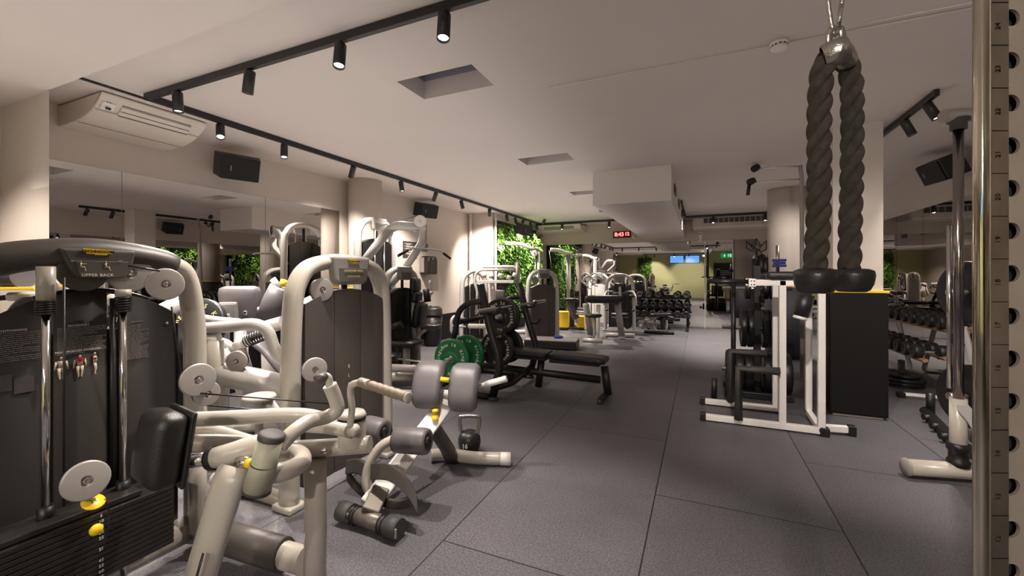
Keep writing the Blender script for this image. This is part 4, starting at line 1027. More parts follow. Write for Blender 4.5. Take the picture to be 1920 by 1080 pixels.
# steel rod with blue collar clamps
bs = thing('bar_stand', 'short upright steel bar carrying dark blue collars in front of the round column', 'bar stand', onY(1458, 540, 7.2))
p = onY(1458, 445 + 15, 7.2); q = onY(1458, 512, 7.2)
b = B(); b.cyl(q, p, .024, seg=14); part('bar', b, M_STEEL, bs, True)
b = B(); b.cyl(q, (q.x, q.y, .0), .02, seg=10); part('pole', b, M_BLACKM, bs, True)
for k in range(3):
    b = B(); c = onY(1461, 488 + k * 5.2, 7.2); b.box(c, (.17 - .02 * (k % 2), .10, .035), bev=.006); part('blue_collar', b, M_BLUEP, bs, True, label='dark blue collar clamp')
# black bar leaning upright by the tree
b = B(); b.cyl(onY(1375, 524, 5.45), Vector((onY(1375, 600, 5.45).x, 5.45, .0)), .026, seg=12)
single('squat_bar', b, M_BLACKM, 'thin black upright post left of the plate tree', 'post')

# ================================================================== CABLE STATION: perforated upright, rope, rod with foot
cs = thing('cable_column', 'tall perforated stainless steel cable column filling the right edge of the photo', 'cable machine', (D(1880, 600, .56).x, D(1880, 600, .56).y, 0))
DC = .56
pa, pb = D(1852, 517, DC), D(1990, 517, DC * 1.0)
xd_ = (pb - pa); xd_.z = 0; wP = xd_.length; xd_.normalize(); nd = Vector((xd_.y, -xd_.x, 0))      # nd faces the camera
if nd.dot(-pa) < 0: nd = -nd
# front web with real holes: build as grid with round cut-outs
hx = (D(1896, 517, DC) - D(1852, 517, DC)).length
pitch = 80.0 / FPX * DC
z0h = CAM_H - (33 - 517) / FPX * DC
b = B()
bmw = b.bm
nseg = 24; r_h = .0112; ztop_ = z0h + pitch * 12.5; nrow = int((ztop_ - .02) / pitch)
O = Vector((pa.x, pa.y, 0))
prev = None
# strips left and right of hole column, and square cells with a circular hole
cw = pitch
def P3(a, z, off=0.0): return O + xd_ * a + Vector((0, 0, z)) - nd * off
def quad(a0, a1, z0, z1, off=0.0):
    vs = [bmw.verts.new(P3(a0, z0, off)), bmw.verts.new(P3(a1, z0, off)), bmw.verts.new(P3(a1, z1, off)), bmw.verts.new(P3(a0, z1, off))]; bmw.faces.new(vs)
zb = ztop_ - nrow * cw
for off in (0.0, 0.004):
    quad(0, hx - cw / 2, zb, ztop_, off); quad(hx + cw / 2, wP, zb, ztop_, off)
for k in range(nrow):
    zc = ztop_ - (k + .5) * cw
    if zc > 2.95: continue
    rings = []
    for off in (0.0, 0.004):
        cir = [bmw.verts.new(P3(hx + cos(2 * pi * j / nseg) * r_h * 1.05, zc + sin(2 * pi * j / nseg) * r_h, off)) for j in range(nseg)]
        sq = []
        for j in range(nseg):
            a = 2 * pi * j / nseg; m_ = max(abs(cos(a)), abs(sin(a))); sq.append(bmw.verts.new(P3(hx + cos(a) / m_ * cw / 2, zc + sin(a) / m_ * cw / 2, off)))
        for j in range(nseg): bmw.faces.new((cir[j], cir[(j + 1) % nseg], sq[(j + 1) % nseg], sq[j]))
        rings.append(cir)
    for j in range(nseg): bmw.faces.new((rings[0][j], rings[0][(j + 1) % nseg], rings[1][(j + 1) % nseg], rings[1][j]))
bmesh.ops.remove_doubles(bmw, verts=bmw.verts, dist=1e-5)
cut = [v for v in bmw.verts if v.co.z > 2.95]
part('perforated_web', b, mat('stainless_steel', (.50, .43, .36), .38, .55, bump=.06, bscale=60, var=.12, vscale=9), cs, True)
MS = MAT['stainless_steel']
def backbox(a0, a1, o0, o1, name, m, z0=0.0, z1=2.88, bev=.004):
    c = O + xd_ * (a0 + a1) / 2 - nd * (o0 + o1) / 2; c.z = (z0 + z1) / 2
    R_ = Matrix((xd_, nd, Vector((0, 0, 1)))).transposed()
    b = B(); b.box(c, (a1 - a0, abs(o1 - o0), z1 - z0), R_, bev=bev); return part(name, b, m, cs, True)
backbox(0.0, wP, .013, .016, 'channel_back', mat('dark_channel', (.02, .018, .016), .6))
backbox(-.002, .003, .0, .016, 'channel_side', MS); backbox(wP - .004, wP, .0, .016, 'channel_side', MS)
backbox(.0025, .0265, -.0012, 0.0, 'scale_strip', mat('scale_strip_steel', (.60, .54, .46), .3, 1.0, var=.15, vscale=12), bev=0)
b = B(); c0 = D(1839, 517, DC - .01); b.cyl((c0.x, c0.y, 0), (c0.x, c0.y, 2.88), .0078, seg=28); part('guide_rail', b, mat('polished_rail', (.62, .56, .46), .10, 1.0, bump=.12, bscale=14, var=.1, vscale=10), cs, True)
# graduation marks and numbers on the strip
b = B(); b2 = B()
for k in range(-8, 20):
    z = z0h - (k + .66) * pitch
    if z < .05 or z > 2.8: continue
    c = O + xd_ * .0145 + nd * .0016; c.z = z; R_ = Matrix((xd_, nd, Vector((0, 0, 1)))).transposed()
    b.box(c, (.022, .0006, .0011), R_)
    c = O + xd_ * .012 + nd * .0014; c.z = z + pitch * .45
    b2.text(str(24 - k if 24 - k > 0 else 1), c, ZA, -xd_, .0095)
part('scale_mark', b, M_BLACKP, cs, True); part('scale_number', b2, M_BLACKP, cs, True)

# rope attachment hanging from a carabiner
DR = .90
rp = thing('triceps_rope', 'black twisted rope with two rubber end stops hanging from a steel clip', 'rope attachment', D(1567, 550, DR))
def strand(center, r, ph, turns, name='rope_strand'):
    """three-strand laid rope along centre line"""
    P = [Vector(p) for p in center]; n = len(P)
    L = [0]
    for i in range(1, n): L.append(L[-1] + (P[i] - P[i - 1]).length)
    b = B()
    for s_ in range(3):
        pts = []; prev = None
        for i in range(n):
            t = (P[min(i + 1, n - 1)] - P[max(i - 1, 0)]).normalized()
            ref = Vector((SA, -CA, 0)); a = (ref - t * ref.dot(t)).normalized(); c = t.cross(a)
            an = 2 * pi * (s_ / 3 + turns * L[i] / L[-1]) + ph
            pts.append(P[i] + a * cos(an) * r * .52 + c * sin(an) * r * .52)
        b.tube(pts, r * .56, 10)
    return part(name, b, M_ROPE, rp, True)
def dense(pts, n):
    C_ = catmull(pts, 12); L = [0]
    for i in range(1, len(C_)): L.append(L[-1] + (C_[i] - C_[i - 1]).length)
    out = []; j = 0
    for k in range(n):
        s_ = L[-1] * k / (n - 1)
        while j < len(L) - 2 and L[j + 1] < s_: j += 1
        f = (s_ - L[j]) / max(1e-9, L[j + 1] - L[j]); out.append(C_[j].lerp(C_[j + 1], min(1, f)))
    return out
strand(dense([D(1568, 102, DR + .01), D(1552, 112, DR - .005), D(1541, 140, DR - .01), D(1536, 220, DR), D(1536, 350, DR), D(1533, 440, DR), D(1527, 508, DR)], 110), .0215, 0, 4.3)
strand(dense([D(1572, 102, DR + .02), D(1586, 118, DR + .03), D(1596, 150, DR + .035), D(1598, 220, DR + .035), D(1597, 330, DR + .035), D(1594, 430, DR + .035), D(1593, 506, DR + .035)], 110), .0205, 1, 4.3)
def stop(c, w_, hgt, d_):
    b = B(); b.lathe(c, ZA, [(0, hgt * .5), (.022, hgt * .52), (.030, hgt * .5), (w_ * .95, hgt * .42), (w_, hgt * .22), (w_ * .93, -hgt * .15), (w_ * .78, -hgt * .42), (w_ * .6, -hgt * .5), (0, -hgt * .5)], 30)
    return part('rubber_stop', b, mat('worn_black_rubber', (.022, .019, .016), .38, bump=.2, bscale=120), rp, True)
stop(D(1529, 527, DR), .041, .052, 0); stop(D(1598, 526, DR + .035), .0405, .050, 0)
MCAST = mat('cast_steel', (.55, .52, .48), .32, 1.0, bump=.5, bscale=120)
cc = D(1566, 98, DR)
ix = Vector((CA, SA, 0)); iy = Vector((SA * -1, CA, 0))
b = B()
a_ = D(1549, 113, DR - .005); 
b.lathe(D(1556, 104, DR - .02), (ix * .8 - iy * .5 + ZA * .25), [(.023, -.012), (.0265, -.010), (.0265, .030), (.023, .032), (.021, .0)], 20)
b.tube(catmull([D(1568, 97, DR), D(1580, 104, DR + .005), D(1590, 116, DR + .02)], 4), [.020, .023, .024, .024, .023, .021, .021, .020, .018], 12)
part('rope_sleeve', b, MCAST, rp, True)
b = B(); b.tube(rsmooth([D(1556, 92, DR), D(1554, 66, DR), D(1560, 55, DR), D(1577, 53, DR), D(1580, 70, DR), D(1578, 94, DR)], .006), .0048, 10, flat=1.6, up=tuple(ix)); b.tube([D(1554, 88, DR), D(1580, 90, DR)], .009, 8)
part('swivel_loop', b, MCAST, rp, True)
cb = thing('carabiner', 'steel snap hook holding the rope attachment at the top of the photo', 'carabiner', D(1566, 62, DR))
b = B(); b.tube(catmull([D(1562, 62, DR), D(1557, 35, DR), D(1552, -5, DR), D(1553, -45, DR), D(1566, -62, DR), D(1578, -40, DR), D(1579, -5, DR), D(1574, 35, DR), D(1569, 62, DR)], 5, closed=True), .0045, 10, closed=True); part('hook_body', b, MCAST, cb, True)
b = B(); b.tube([D(1579, 8, DR - .004), D(1572, 50, DR - .004)], .0038, 8); part('spring_gate', b, M_CHROME, cb, True)
ct = thing('hanging_cable', 'black machine cable running up from the snap hook to the ceiling pulley', 'cable', (cc.x, cc.y, 2.3))
tpp = D(1566, -60, DR)
b = B(); b.cyl(tpp, (tpp.x, tpp.y, 2.80), .003, seg=8); part('cable_line', b, M_CABLE, ct, True)
b = B(); b.box((tpp.x, tpp.y, 2.86), (.06, .06, .08), bev=.005); part('ceiling_bracket', b, M_BLACKM, ct, True)

# chrome rod with an oval foot: edge of the crossover frame
XR_ = F(1797, 897)
rd = thing('crossover_frame', 'crossover frame with a tall chrome guide rod on a long cream foot', 'cable machine', (XR_.x, XR_.y, 0))
dR = sqrt(0) + 2.95
ft = F(1797, 900)
b = B(); b.cyl((ft.x, ft.y, .55), (ft.x, ft.y, 2.46), .028, seg=20); part('guide_rod', b, mat('dark_chrome', (.35, .31, .30), .14, 1.0), rd, True)
b = B(); b.cyl((ft.x - .035, ft.y + .03, .62), (ft.x - .035, ft.y + .03, 1.75), .014, seg=14); part('thin_guide_rod', b, M_CHROME, rd, True)
b = B(); b.cyl((ft.x, ft.y, .08), (ft.x, ft.y, .56), .046, seg=22); part('lower_post', b, M_CREAM, rd, True)
b = B(); b.lathe((ft.x, ft.y, .10), ZA, [(.046, 0), (.062, .0), (.062, .035), (.052, .045), (.052, .10), (.062, .11), (.062, .15), (.048, .155)], 22); part('rubber_sleeve', b, M_BLACKP, rd, True)
fe = F(1700, 893); far = ft + (ft - fe) * 1.6
fe.z = far.z = .065
b = B(); b.tube([fe, far], .062, 20, flat=.85, up=(0, 0, 1)); fo = part('foot_beam', b, M_CREAM, rd, True)
b = B(); dv = (fe - far).normalized(); b.lathe(fe, dv, [(.062, -.002), (.060, .010), (0, .014)], 20); part('beam_cap', b, M_GPLAST, fo, True)
tp_ = Vector((ft.x, ft.y, 2.50)); 
b = B(); b.tube([tp_ - (far - fe).normalized() * .09, tp_ + (far - fe).normalized() * .7], .055, 20, flat=.8, up=(0, 0, 1)); tb = part('top_beam', b, M_GPLAST, rd, True)
b = B(); b.lathe((ft.x, ft.y, 2.40), ZA, [(.030, 0), (.045, 0), (.045, .05), (.060, .055), (.060, .075), (.03, .075)], 20); part('rod_socket', b, M_DGREY, rd, True)
b = B(); b.prism([(-.03, .07), (.02, .08), (.10, -.03), (.11, -.10), (.06, -.12), (.02, -.04), (-.03, .03)], (ft.x, ft.y - .06, .46), XA, ZA, .016, bev=.004); part('carriage_plate', b, M_SILVER, rd, True)
# ================================================================== WALL AND CEILING FITTINGS
def ac_unit(label, loc, rotz, w, wall_depth=.78, grille=True):
    """local: back at y=0 against wall, front toward -y, top at z=0"""
    t = thing('air_conditioner', label, 'air conditioner', loc, rotz)
    prof = [(0, -.01), (0, -.19), (-.10, -.20), (-.40, -.185), (-.58, -.14), (-.70, -.07), (-.745, -.02), (-.74, -.01)]
    P = catmull([(0, a, c) for a, c in prof[1:]], 3)
    poly = [(0, -.01)] + [(p.y, p.z) for p in P]
    b = B(); b.prism([(a, c) for a, c in poly], (0, 0, 0), (0, 1, 0), (0, 0, 1), w, bev=.012); part('casing', b, M_ACW, t)
    b = B(); b.box((0, -.33, -.196), (w * .98, .006, .004)); b.box((0, -.62, -.132), (w * .98, .006, .004), Matrix.Rotation(radians(20), 3, 'X')); part('panel_seam', b, mat('seam_grey', (.30, .27, .24), .6), t)
    b = B()
    R_ = Matrix.Rotation(radians(-38), 3, 'X')
    b.box((.02 * w, -.665, -.103), (w * .66, .085, .02), R_, bev=.003); v = part('louvre', b, M_GPLAST if not grille else M_ACW, t)
    b = B(); b.box((.02 * w, -.672, -.113), (w * .655, .004, .006), R_); b.box((.02 * w, -.633, -.143), (w * .66, .004, .006), R_); b.box((.02 * w, -.705, -.068), (w * .66, .004, .006), R_); part('louvre_gap', b, M_VENT, v)
    return t
a1 = ac_unit('large white air conditioner hung under the ceiling on the left wall', (XL, 2.18, ZC), radians(90), .80)
b = B(); b.box((-.33, -.672, -.098), (.085, .075, .012), Matrix.Rotation(radians(-38), 3, 'X'), bev=.003); cp = part('control_panel', b, M_WHITE, a1)
b = B(); b.box((-.33, -.676, -.118), (.034, .018, .008), Matrix.Rotation(radians(-38), 3, 'X')); 
b.box((-.345, -.700, -.075), (.006, .008, .008)); b.box((-.325, -.700, -.075), (.006, .008, .008)); part('control_display', b, M_BLACKP, cp)
ac_unit('white air conditioner on the far wall left of the red clock', (-3.75, YF, ZC - .02), 0, 1.35, grille=False)
a3 = thing('air_conditioner', 'white ducted air conditioner with a long row of vents on the far wall', 'air conditioner', (.75, YF, 0))
b = B(); b.box((.75, YF - .35, 2.74), (1.85, .70, .30), bev=.05, seg=4); part('casing', b, M_ACW, a3, True)
for k in range(12):
    b = B(); b.box((.14 + k * .115, YF - .705, 2.78), (.095, .02, .115)); part('vent', b, M_VENT, a3, True)

def speaker(label, loc, rz, tilt):
    t = thing('wall_speaker', label, 'speaker', loc, rz)
    R_ = Matrix.Rotation(radians(tilt), 3, 'X')
    b = B(); b.prism([(-.23, -.10), (.23, -.10), (.19, .12), (-.19, .12)], (0, -.10, 0), XA, (R_ @ Vector((0, -1, 0))), .26, bev=.012); part('cabinet', b, M_BLACKP, t)
    b = B(); b.box(R_ @ Vector((0, -.13, 0)) + Vector((0, -.10, 0)), (.36, .012, .24), R_, bev=.004); g_ = part('front_grille', b, mat('speaker_mesh', (.008, .008, .008), .7, bump=.5, bscale=700), t)
    b = B(); b.box(R_ @ Vector((-.10, -.138, .0)) + Vector((0, -.10, 0)), (.010, .004, .06), R_); part('speaker_badge', b, M_GPLAST, g_)
    b = B(); b.box((0, .02, .0), (.07, .10, .07), bev=.01); b.tube([(0, .05, 0), (0, -.05, 0)], .02, 10); part('wall_bracket', b, M_BLACKM, t)
    return t
speaker('black box speaker on the left wall beside the large air conditioner', (XL + .16, 3.25, 2.66), radians(90 - 22), 22)
speaker('black box speaker high on the plain left wall past the round column', (XL + .16, 6.95, 2.68), radians(90 - 22), 18)
speaker('black box speaker tilted out of the right wall above the mirrors', (XR - .14, 6.75, 2.68), radians(-90 + 10), 24)
speaker('black speaker in front of the planted wall near the ceiling', (-4.10, 9.75, 2.55), radians(80), 20)
# smoke detector
p = onX(1461, 80, 0)  # placeholder to keep helper usage simple
h = ZC - CAM_H; dd = h * FPX / (517 - 78); q = D(1461, 78, dd)
t = thing('smoke_detector', 'round white smoke detector on the ceiling left of the rope', 'smoke detector', (q.x, q.y, ZC))
b = B(); b.lathe((0, 0, 0), (0, 0, -1), [(0, 0), (.052, 0), (.052, .022), (.046, .024), (.046, .032), (.050, .034), (.048, .048), (.036, .056), (0, .058)], 26); part('housing', b, M_WHITE, t)
b = B()
for k in range(12): a = k * pi / 6; b.box((cos(a) * .0465, sin(a) * .0465, -.028), (.004, .012, .007), Matrix.Rotation(a, 3, 'Z'))
part('sensor_slots', b, M_BLACKP, t)
# wall signs
def wallsign(label, px0, py0, px1, py1, title_rows, seed):
    a_, c_ = onX(px0, (py0 + py1) / 2, XL + .01), onX(px1, (py0 + py1) / 2, XL + .01)
    zt, zb = onX((px0 + px1) / 2, py0, XL + .01).z, onX((px0 + px1) / 2, py1, XL + .01).z
    cy, cz = (a_.y + c_.y) / 2, (zt + zb) / 2; w_, h_ = c_.y - a_.y, zt - zb
    t = thing('notice_board', label, 'sign', (XL, cy, cz))
    b = B(); b.box((.006, 0, 0), (.012, w_, h_), bev=.002); bd = part('board', b, mat('brown_sign', (.045, .030, .028), .5), t)
    b = B()
    rd = random.Random(seed)
    for r_ in range(title_rows):
        z = h_ * .36 - r_ * h_ * .72 / title_rows
        b.box((.0128, -w_ * .38, z), (.001, w_ * .06, h_ * .04)); L = w_ * rd.uniform(.35, .68); b.box((.0128, -w_ * .30 + L / 2, z), (.001, L, h_ * .035)); b.box((.0128, -w_ * .30 + L * .35, z - h_ * .055), (.001, L * .7, h_ * .02))
    part('board_print', b, M_INKW, bd)
wallsign('larger brown notice with rows of small white print on the left wall', 756, 453, 782, 484, 5, 1)
wallsign('small brown notice left of the larger one, above the paper towel dispenser', 790, 457, 802, 471, 3, 2)
# towel dispenser
p = onX(805, 497, XL + .12)
t = thing('towel_dispenser', 'black rounded paper towel dispenser on the left wall', 'dispenser', (XL, p.y, p.z))
b = B(); pr = [(-.16, -.19), (.16, -.19), (.17, .08), (.13, .18), (-.13, .18), (-.17, .08)]
b.prism(pr, (.11, 0, 0), YA, ZA, .22, bev=.035); part('cover', b, M_BLACKP, t)
b = B(); b.box((.06, -.165, 0), (.10, .02, .30), bev=.004); part('side_window', b, M_GPLAST, t)
b = B(); b.lathe((.221, -.02, .12), XA, [(0, .004), (.014, .003), (.016, 0)], 14); part('lock', b, M_CHROME, t)
# trash bin
p = F(811, 638); p.x = XL + .30
t = thing('waste_bin', 'tall black waste bin with an open swing top against the left wall', 'bin', (-4.90, 7.12, 0))
b = B(); b.tube([(0, 0, 0), (0, 0, .60)], [.165, .20], 4 * 6); part('bin_body', b, M_BLACKP, t)
b = B(); b.lathe((0, 0, .60), ZA, [(.205, 0), (.215, .01), (.215, .03), (.20, .05), (.195, .13), (.17, .17), (.15, .175), (.165, .15), (.17, .06)], 26); rm = part('bin_rim', b, M_BLACKP, t)
b = B(); b.box((-.02, 0, .72), (.24, .25, .012), Matrix.Rotation(radians(35), 3, 'Y'), bev=.004); part('swing_lid', b, M_BLACKP, rm)
# digital clock
cA, cB = onY(1150, 440, YF - .02), onY(1183, 440, YF - .02)
t = thing('digital_clock', 'black digital wall clock with red figures 8 43 12 on the far wall', 'clock', ((cA.x + cB.x) / 2, YF, onY(1166, 440, YF).z))
w_ = cB.x - cA.x
b = B(); b.box((0, -.03, 0), (w_, .06, .19), bev=.006); part('clock_case', b, mat('clock_case', (.03, .005, .005), .3), t)
b = B(); b.text('8:43', (-.075, -.0615, .0), XA, ZA, .155, bold=.004); b.text('12', (.145, -.0615, .01), XA, ZA, .13, bold=.004)
part('clock_digits', b, mat('red_led', (1, .1, .1), .5, emit=(1, .10, .10), estr=5), t)
q = onY(1189, 444, YF - .02); t = thing('wall_sensor', 'small white sensor box to the right of the red clock', 'sensor', (q.x, YF, q.z))
b = B(); b.box((0, -.02, 0), (.10, .04, .06), bev=.006); part('sensor_case', b, M_WHITE, t)
b = B(); b.lathe((.03, -.04, .0), (0, -1, 0), [(0, .01), (.018, .006), (.02, 0)], 12); part('sensor_eye', b, M_BLACKP, t)
q = onY(1313, 443, YF - .05); t = thing('wall_sensor', 'white box with a dark eye under the vented air conditioner, right of the bulkhead', 'sensor', (q.x, YF, q.z))
b = B(); b.box((0, -.04, 0), (.08, .08, .24), bev=.008); part('sensor_case', b, M_WHITE, t)
b = B(); b.lathe((0, -.08, .06), (0, -1, 0), [(0, .006), (.016, .004), (.018, 0)], 12); part('sensor_eye', b, M_BLACKP, t)

# planted wall
def plants(name, label, x, y0, y1, z0, z1, n, normal, seed):
    rd = random.Random(seed); bm = bmesh.new(); N = Vector(normal); U = Vector((0, 0, 1)); S = U.cross(N)
    for i in range(n):
        a = rd.uniform(y0, y1); z = rd.uniform(z0, z1); dpt = rd.random() ** 1.5 * .16
        lump = .05 * sin(a * 5.1) * sin(z * 6.3)
        base = (Vector((x, a, z)) if abs(N.x) > .5 else Vector((a, x, z))) + N * (dpt + max(0, lump))
        L = rd.uniform(.05, .13); w_ = L * rd.uniform(.16, .32)
        d = (N * rd.uniform(.3, 1) + S * rd.uniform(-1, 1) + U * rd.uniform(-.9, .6)).normalized()
        s = d.cross(Vector((rd.uniform(-1, 1), rd.uniform(-1, 1), rd.uniform(-1, 1)))).normalized()
        tip = base + d * L + Vector((0, 0, -L * .35)); mid = base + d * L * .5
        v = [bm.verts.new(p_) for p_ in (base, mid + s * w_, tip, mid - s * w_)]
        bm.faces.new((v[0], v[1], v[2])); bm.faces.new((v[0], v[2], v[3]))
    b = B(); b.bm = bm
    m = MAT.get('leaf_green')
    if m is None:
        m = mat('leaf_green', (.09, .26, .02), .5); nt = m.node_tree; bs_ = nt.nodes['Principled BSDF']
        tc = nt.nodes.new('ShaderNodeTexCoord'); no = nt.nodes.new('ShaderNodeTexNoise'); no.inputs['Scale'].default_value = 9; no.inputs['Detail'].default_value = 5
        r = nt.nodes.new('ShaderNodeValToRGB'); r.color_ramp.elements[0].position = .35; r.color_ramp.elements[0].color = (.010, .055, .004, 1); r.color_ramp.elements[1].position = .68; r.color_ramp.elements[1].color = (.17, .36, .025, 1)
        nt.links.new(tc.outputs['Object'], no.inputs['Vector']); nt.links.new(no.outputs['Fac'], r.inputs[0]); nt.links.new(r.outputs[0], bs_.inputs['Base Color'])
        bs_.inputs['Subsurface Weight'].default_value = 0.0
    o = part(name, b, m, normals=False)
    tag(o, label, 'plant wall', None, 'stuff'); return o
plants('planted_wall', 'lush green planted wall in the far left corner', -4.47, 9.10, 11.85, .35, 2.62, 9000, (1, 0, 0), 3)
b = B(); b.box((-4.485, 10.48, 1.53), (.03, 2.8, 2.42)); struct('plant_panel', b, mat('moss_backing', (.012, .03, .008), .9, bump=.6, bscale=60))
plants('planted_wall', 'narrow green planted strip on the olive wall behind the camera', YB + .03, -3.75, -2.9, .3, 2.6, 3000, (0, 1, 0), 4)
track_spot(-3.70, 10.45, 30, 180, 'spotlight aimed at the planted wall', 1.3, ZC + .01, 60)
track_spot(-2.6, -3.3, 35, -100, 'spotlight behind the camera aimed at the planted strip', 1.6, 2.75)
track_spot(-.6, -3.0, 42, -90, 'spotlight behind the camera aimed at the screens', 1.6, 2.75)

# things on the wall behind the camera, seen in the far mirror
for i, x in enumerate((-1.35, -.42)):
    t = thing('wall_screen', ['lit blue television screen on the rear wall, nearer the planted strip', 'lit blue television screen on the rear wall, nearer the exit sign'][i], 'television', (x, YB, 2.45), 0, 'wall screens')
    b = B(); b.box((0, .03, 0), (.86, .05, .50), bev=.006); part('screen_frame', b, M_BLACKP, t)
    b = B(); b.box((0, .058, 0), (.80, .006, .44)); m = MAT.get('screen_blue')
    if m is None:
        m = mat('screen_blue', (.05, .1, .3), .3, emit=(.16, .42, 1.0), estr=1.6)
    part('screen_picture', b, m, t)
def exit_sign(label, loc, rotz, w_=.62, hang=True):
    t = thing('exit_sign', label, 'exit sign', loc, rotz)
    m = mat('exit_green', (.0, .25, .08), .4, emit=(.0, .42, .14), estr=.9); mw = mat('exit_white', (.9, .95, .9), .4, emit=(.85, 1, .9), estr=1.1)
    b = B(); b.box((0, 0, 0), (w_, .04, w_ * .44), bev=.004); part('sign_box', b, m, t)
    for s_ in (-1, 1):
        b = B(); y = s_ * .022
        b.box((-w_ * .2, y, w_ * .05), (w_ * .05, .003, w_ * .2)); b.prism([(-.10 * w_, .02 * w_), (.10 * w_, .02 * w_), (0, -.11 * w_)], (-w_ * .2, y, -w_ * .02), XA, ZA, .003)
        man(b, (w_ * .16, y - s_ * .0, -w_ * .16), (1, 0, 0), (0, 0, 1), w_ * .34)
        b.box((w_ * .34, y, 0), (w_ * .10, .003, w_ * .32)); part('sign_symbol', b, mw, t)
    if hang:
        b = B(); b.box((0, 0, w_ * .22 + .04), (.03, .02, .10)); part('hanger', b, M_BLACKM, t)
    return t
exit_sign('green exit sign with white arrow and running figure hanging behind the camera', (1.50, -3.9, 2.62), 0)
exit_sign('second green exit sign on the far right part of the ceiling', (2.2, -1.2, 2.6), radians(90), .5)
b = B(); b.box((2.35, YB + .02, 1.0), (1.0, .04, 2.0)); struct('door_1', b, M_BLACKP)
t = thing('poster', 'dark poster with white lettering on the rear wall', 'poster', (1.35, YB, 1.55))
b = B(); b.box((0, .012, 0), (1.1, .02, 1.3), bev=.003); part('poster_sheet', b, M_SHROUD, t)
b = B()
for k, tx_ in enumerate((.8, .95, .7)): b.box((0, .0235, .15 - k * .11), (tx_ * .9, .002, .035))
part('poster_print', b, M_INKW, t)
# ================================================================== MID-ROOM MACHINES
def T(par, pts, r, name='frame_tube', m=M_SILVER, sm=.06, seg=12, flat=1.0, up=None, world=True):
    b = B(); b.tube(rsmooth(pts, sm), r, seg, flat=flat, up=up); return part(name, b, m, par, world)
def CU(par, c, size, name='seat_pad', m=M_LEATHER, rot=None, puff=.25, world=True, cuts=5):
    b = B(); b.cushion(c, size, rot, puff=puff, cuts=cuts); return part(name, b, m, par, world)
def BX(par, c, size, name, m, rot=None, bev=.006, world=True):
    b = B(); b.box(c, size, rot, bev=bev); return part(name, b, m, par, world)
def RZ(a): return Matrix.Rotation(radians(a), 3, 'Z')
def RY(a): return Matrix.Rotation(radians(a), 3, 'Y')
def RX(a): return Matrix.Rotation(radians(a), 3, 'X')

# lat pulldown with its overhead arm
lt = tower('lat_machine', 'tall silver lat pulldown with a raised arm in front of the round column', 'exercise machine', (-4.40, 4.93, 0), 0, .72, 2.22, M_SILVER, M_BLACKP, disc=False, thick=.045, rods=True)
logo(lt, (-4.33, 4.93, 2.13), YA, ZA, .16)
pul = onX(738, 410, -3.62)
T(lt, [(-4.38, 4.62, 1.55), (-4.1, 4.75, 1.95), (-3.95, 4.80, 2.12), (-3.62, 4.98, 2.08)], .05, 'overhead_arm', flat=1.3, sm=.2)
T(lt, [(-3.60, 4.98, 2.08), (-3.58, 4.98, 1.90), (-4.0, 5.10, 1.50), (-4.36, 5.20, 1.25)], .055, 'arm_brace', m=M_WHITE, sm=.1)
pulley(lt, (-3.60, 4.93, 2.17), (.7, -.7, 0), .085, True, M_WHITE)
b = B(); b.tube([(-4.36, 4.9, 2.12), (-3.62, 4.93, 2.25)], .004, 6); b.tube([(-3.53, 4.98, 2.12), (-3.53, 4.98, 1.80)], .004, 6); part('cable', b, M_CABLE, lt, True)
lb_ = thing('lat_bar', 'bent chrome pulldown bar hanging from the overhead arm of the tall machine', 'pulldown bar', (-3.53, 4.98, 1.75))
b = B(); b.tube(rsmooth([(-3.60, 4.45, 1.66), (-3.56, 4.68, 1.77), (-3.53, 4.98, 1.78), (-3.50, 5.28, 1.77), (-3.46, 5.50, 1.66)], .05), .014, 10); part('bar', b, M_CHROME, lb_, True)
b = B(); b.tube([(-3.60, 4.45, 1.66), (-3.57, 4.62, 1.74)], .019, 10); part('grip', b, M_BLACKP, lb_, True)
b = B(); b.tube([(-3.46, 5.50, 1.66), (-3.49, 5.34, 1.74)], .019, 10); part('grip', b, M_BLACKP, lb_, True)

# leg press style machine behind: grey backrest seen from behind and a padded roller with a yellow knob
rm_ = thing('weight_machine', 'grey upholstered machine with yellow knob on its roller, in front of the left mirror', 'exercise machine', (-3.5, 2.9, 0))
c = D(452, 572, 3.75)
R1 = RZ(35) @ RX(12)
CU(rm_, c, (.33, .12, .34), 'backrest', M_GLEATHER, R1, .35)
BX(rm_, c + R1 @ Vector((-.07, -.075, -.06)), (.15, .04, .22), 'backrest_shell', M_GPLAST, R1, .02)
b = B(); b.lathe(c + R1 @ Vector((.06, -.075, -.05)), R1 @ Vector((0, -1, 0)), [(0, .01), (.012, .01), (.02, .006), (.022, 0)], 14); part('bolt', b, M_CHROME, rm_, True)
BX(rm_, c + R1 @ Vector((-.09, -.098, -.07)), (.07, .006, .035), 'rating_label', M_INKW, R1, .001)
r0_, r1_ = D(527, 540, 3.75), D(500, 598, 3.75)
b = B(); b.tube([r0_, r0_.lerp(r1_, .5), r1_], [.095, .10, .09], 22); rp = part('roller_pad', b, M_GLEATHER, rm_, True)
b = B(); ax = (r0_ - r1_).normalized(); b.lathe(r0_, ax, [(.095, -.01), (.085, .008), (.055, .014), (.03, .006), (0, .006)], 18)
s1 = ax.cross(ZA).normalized(); s2 = ax.cross(s1)
for k in range(18):
    an = k * pi / 9; b.tube([r0_ + ax * .014 + (s1 * cos(an) + s2 * sin(an)) * .05, r0_ + (s1 * cos(an) + s2 * sin(an)) * .093], .005, 4)
part('roller_cap', b, M_GPLAST, rp, True)
b = B(); b.cyl(r0_ + ax * .02, r0_ + ax * .075, .028, .033, seg=14); part('yellow_knob', b, M_YPLAST, rm_, True, label='yellow plastic knob')
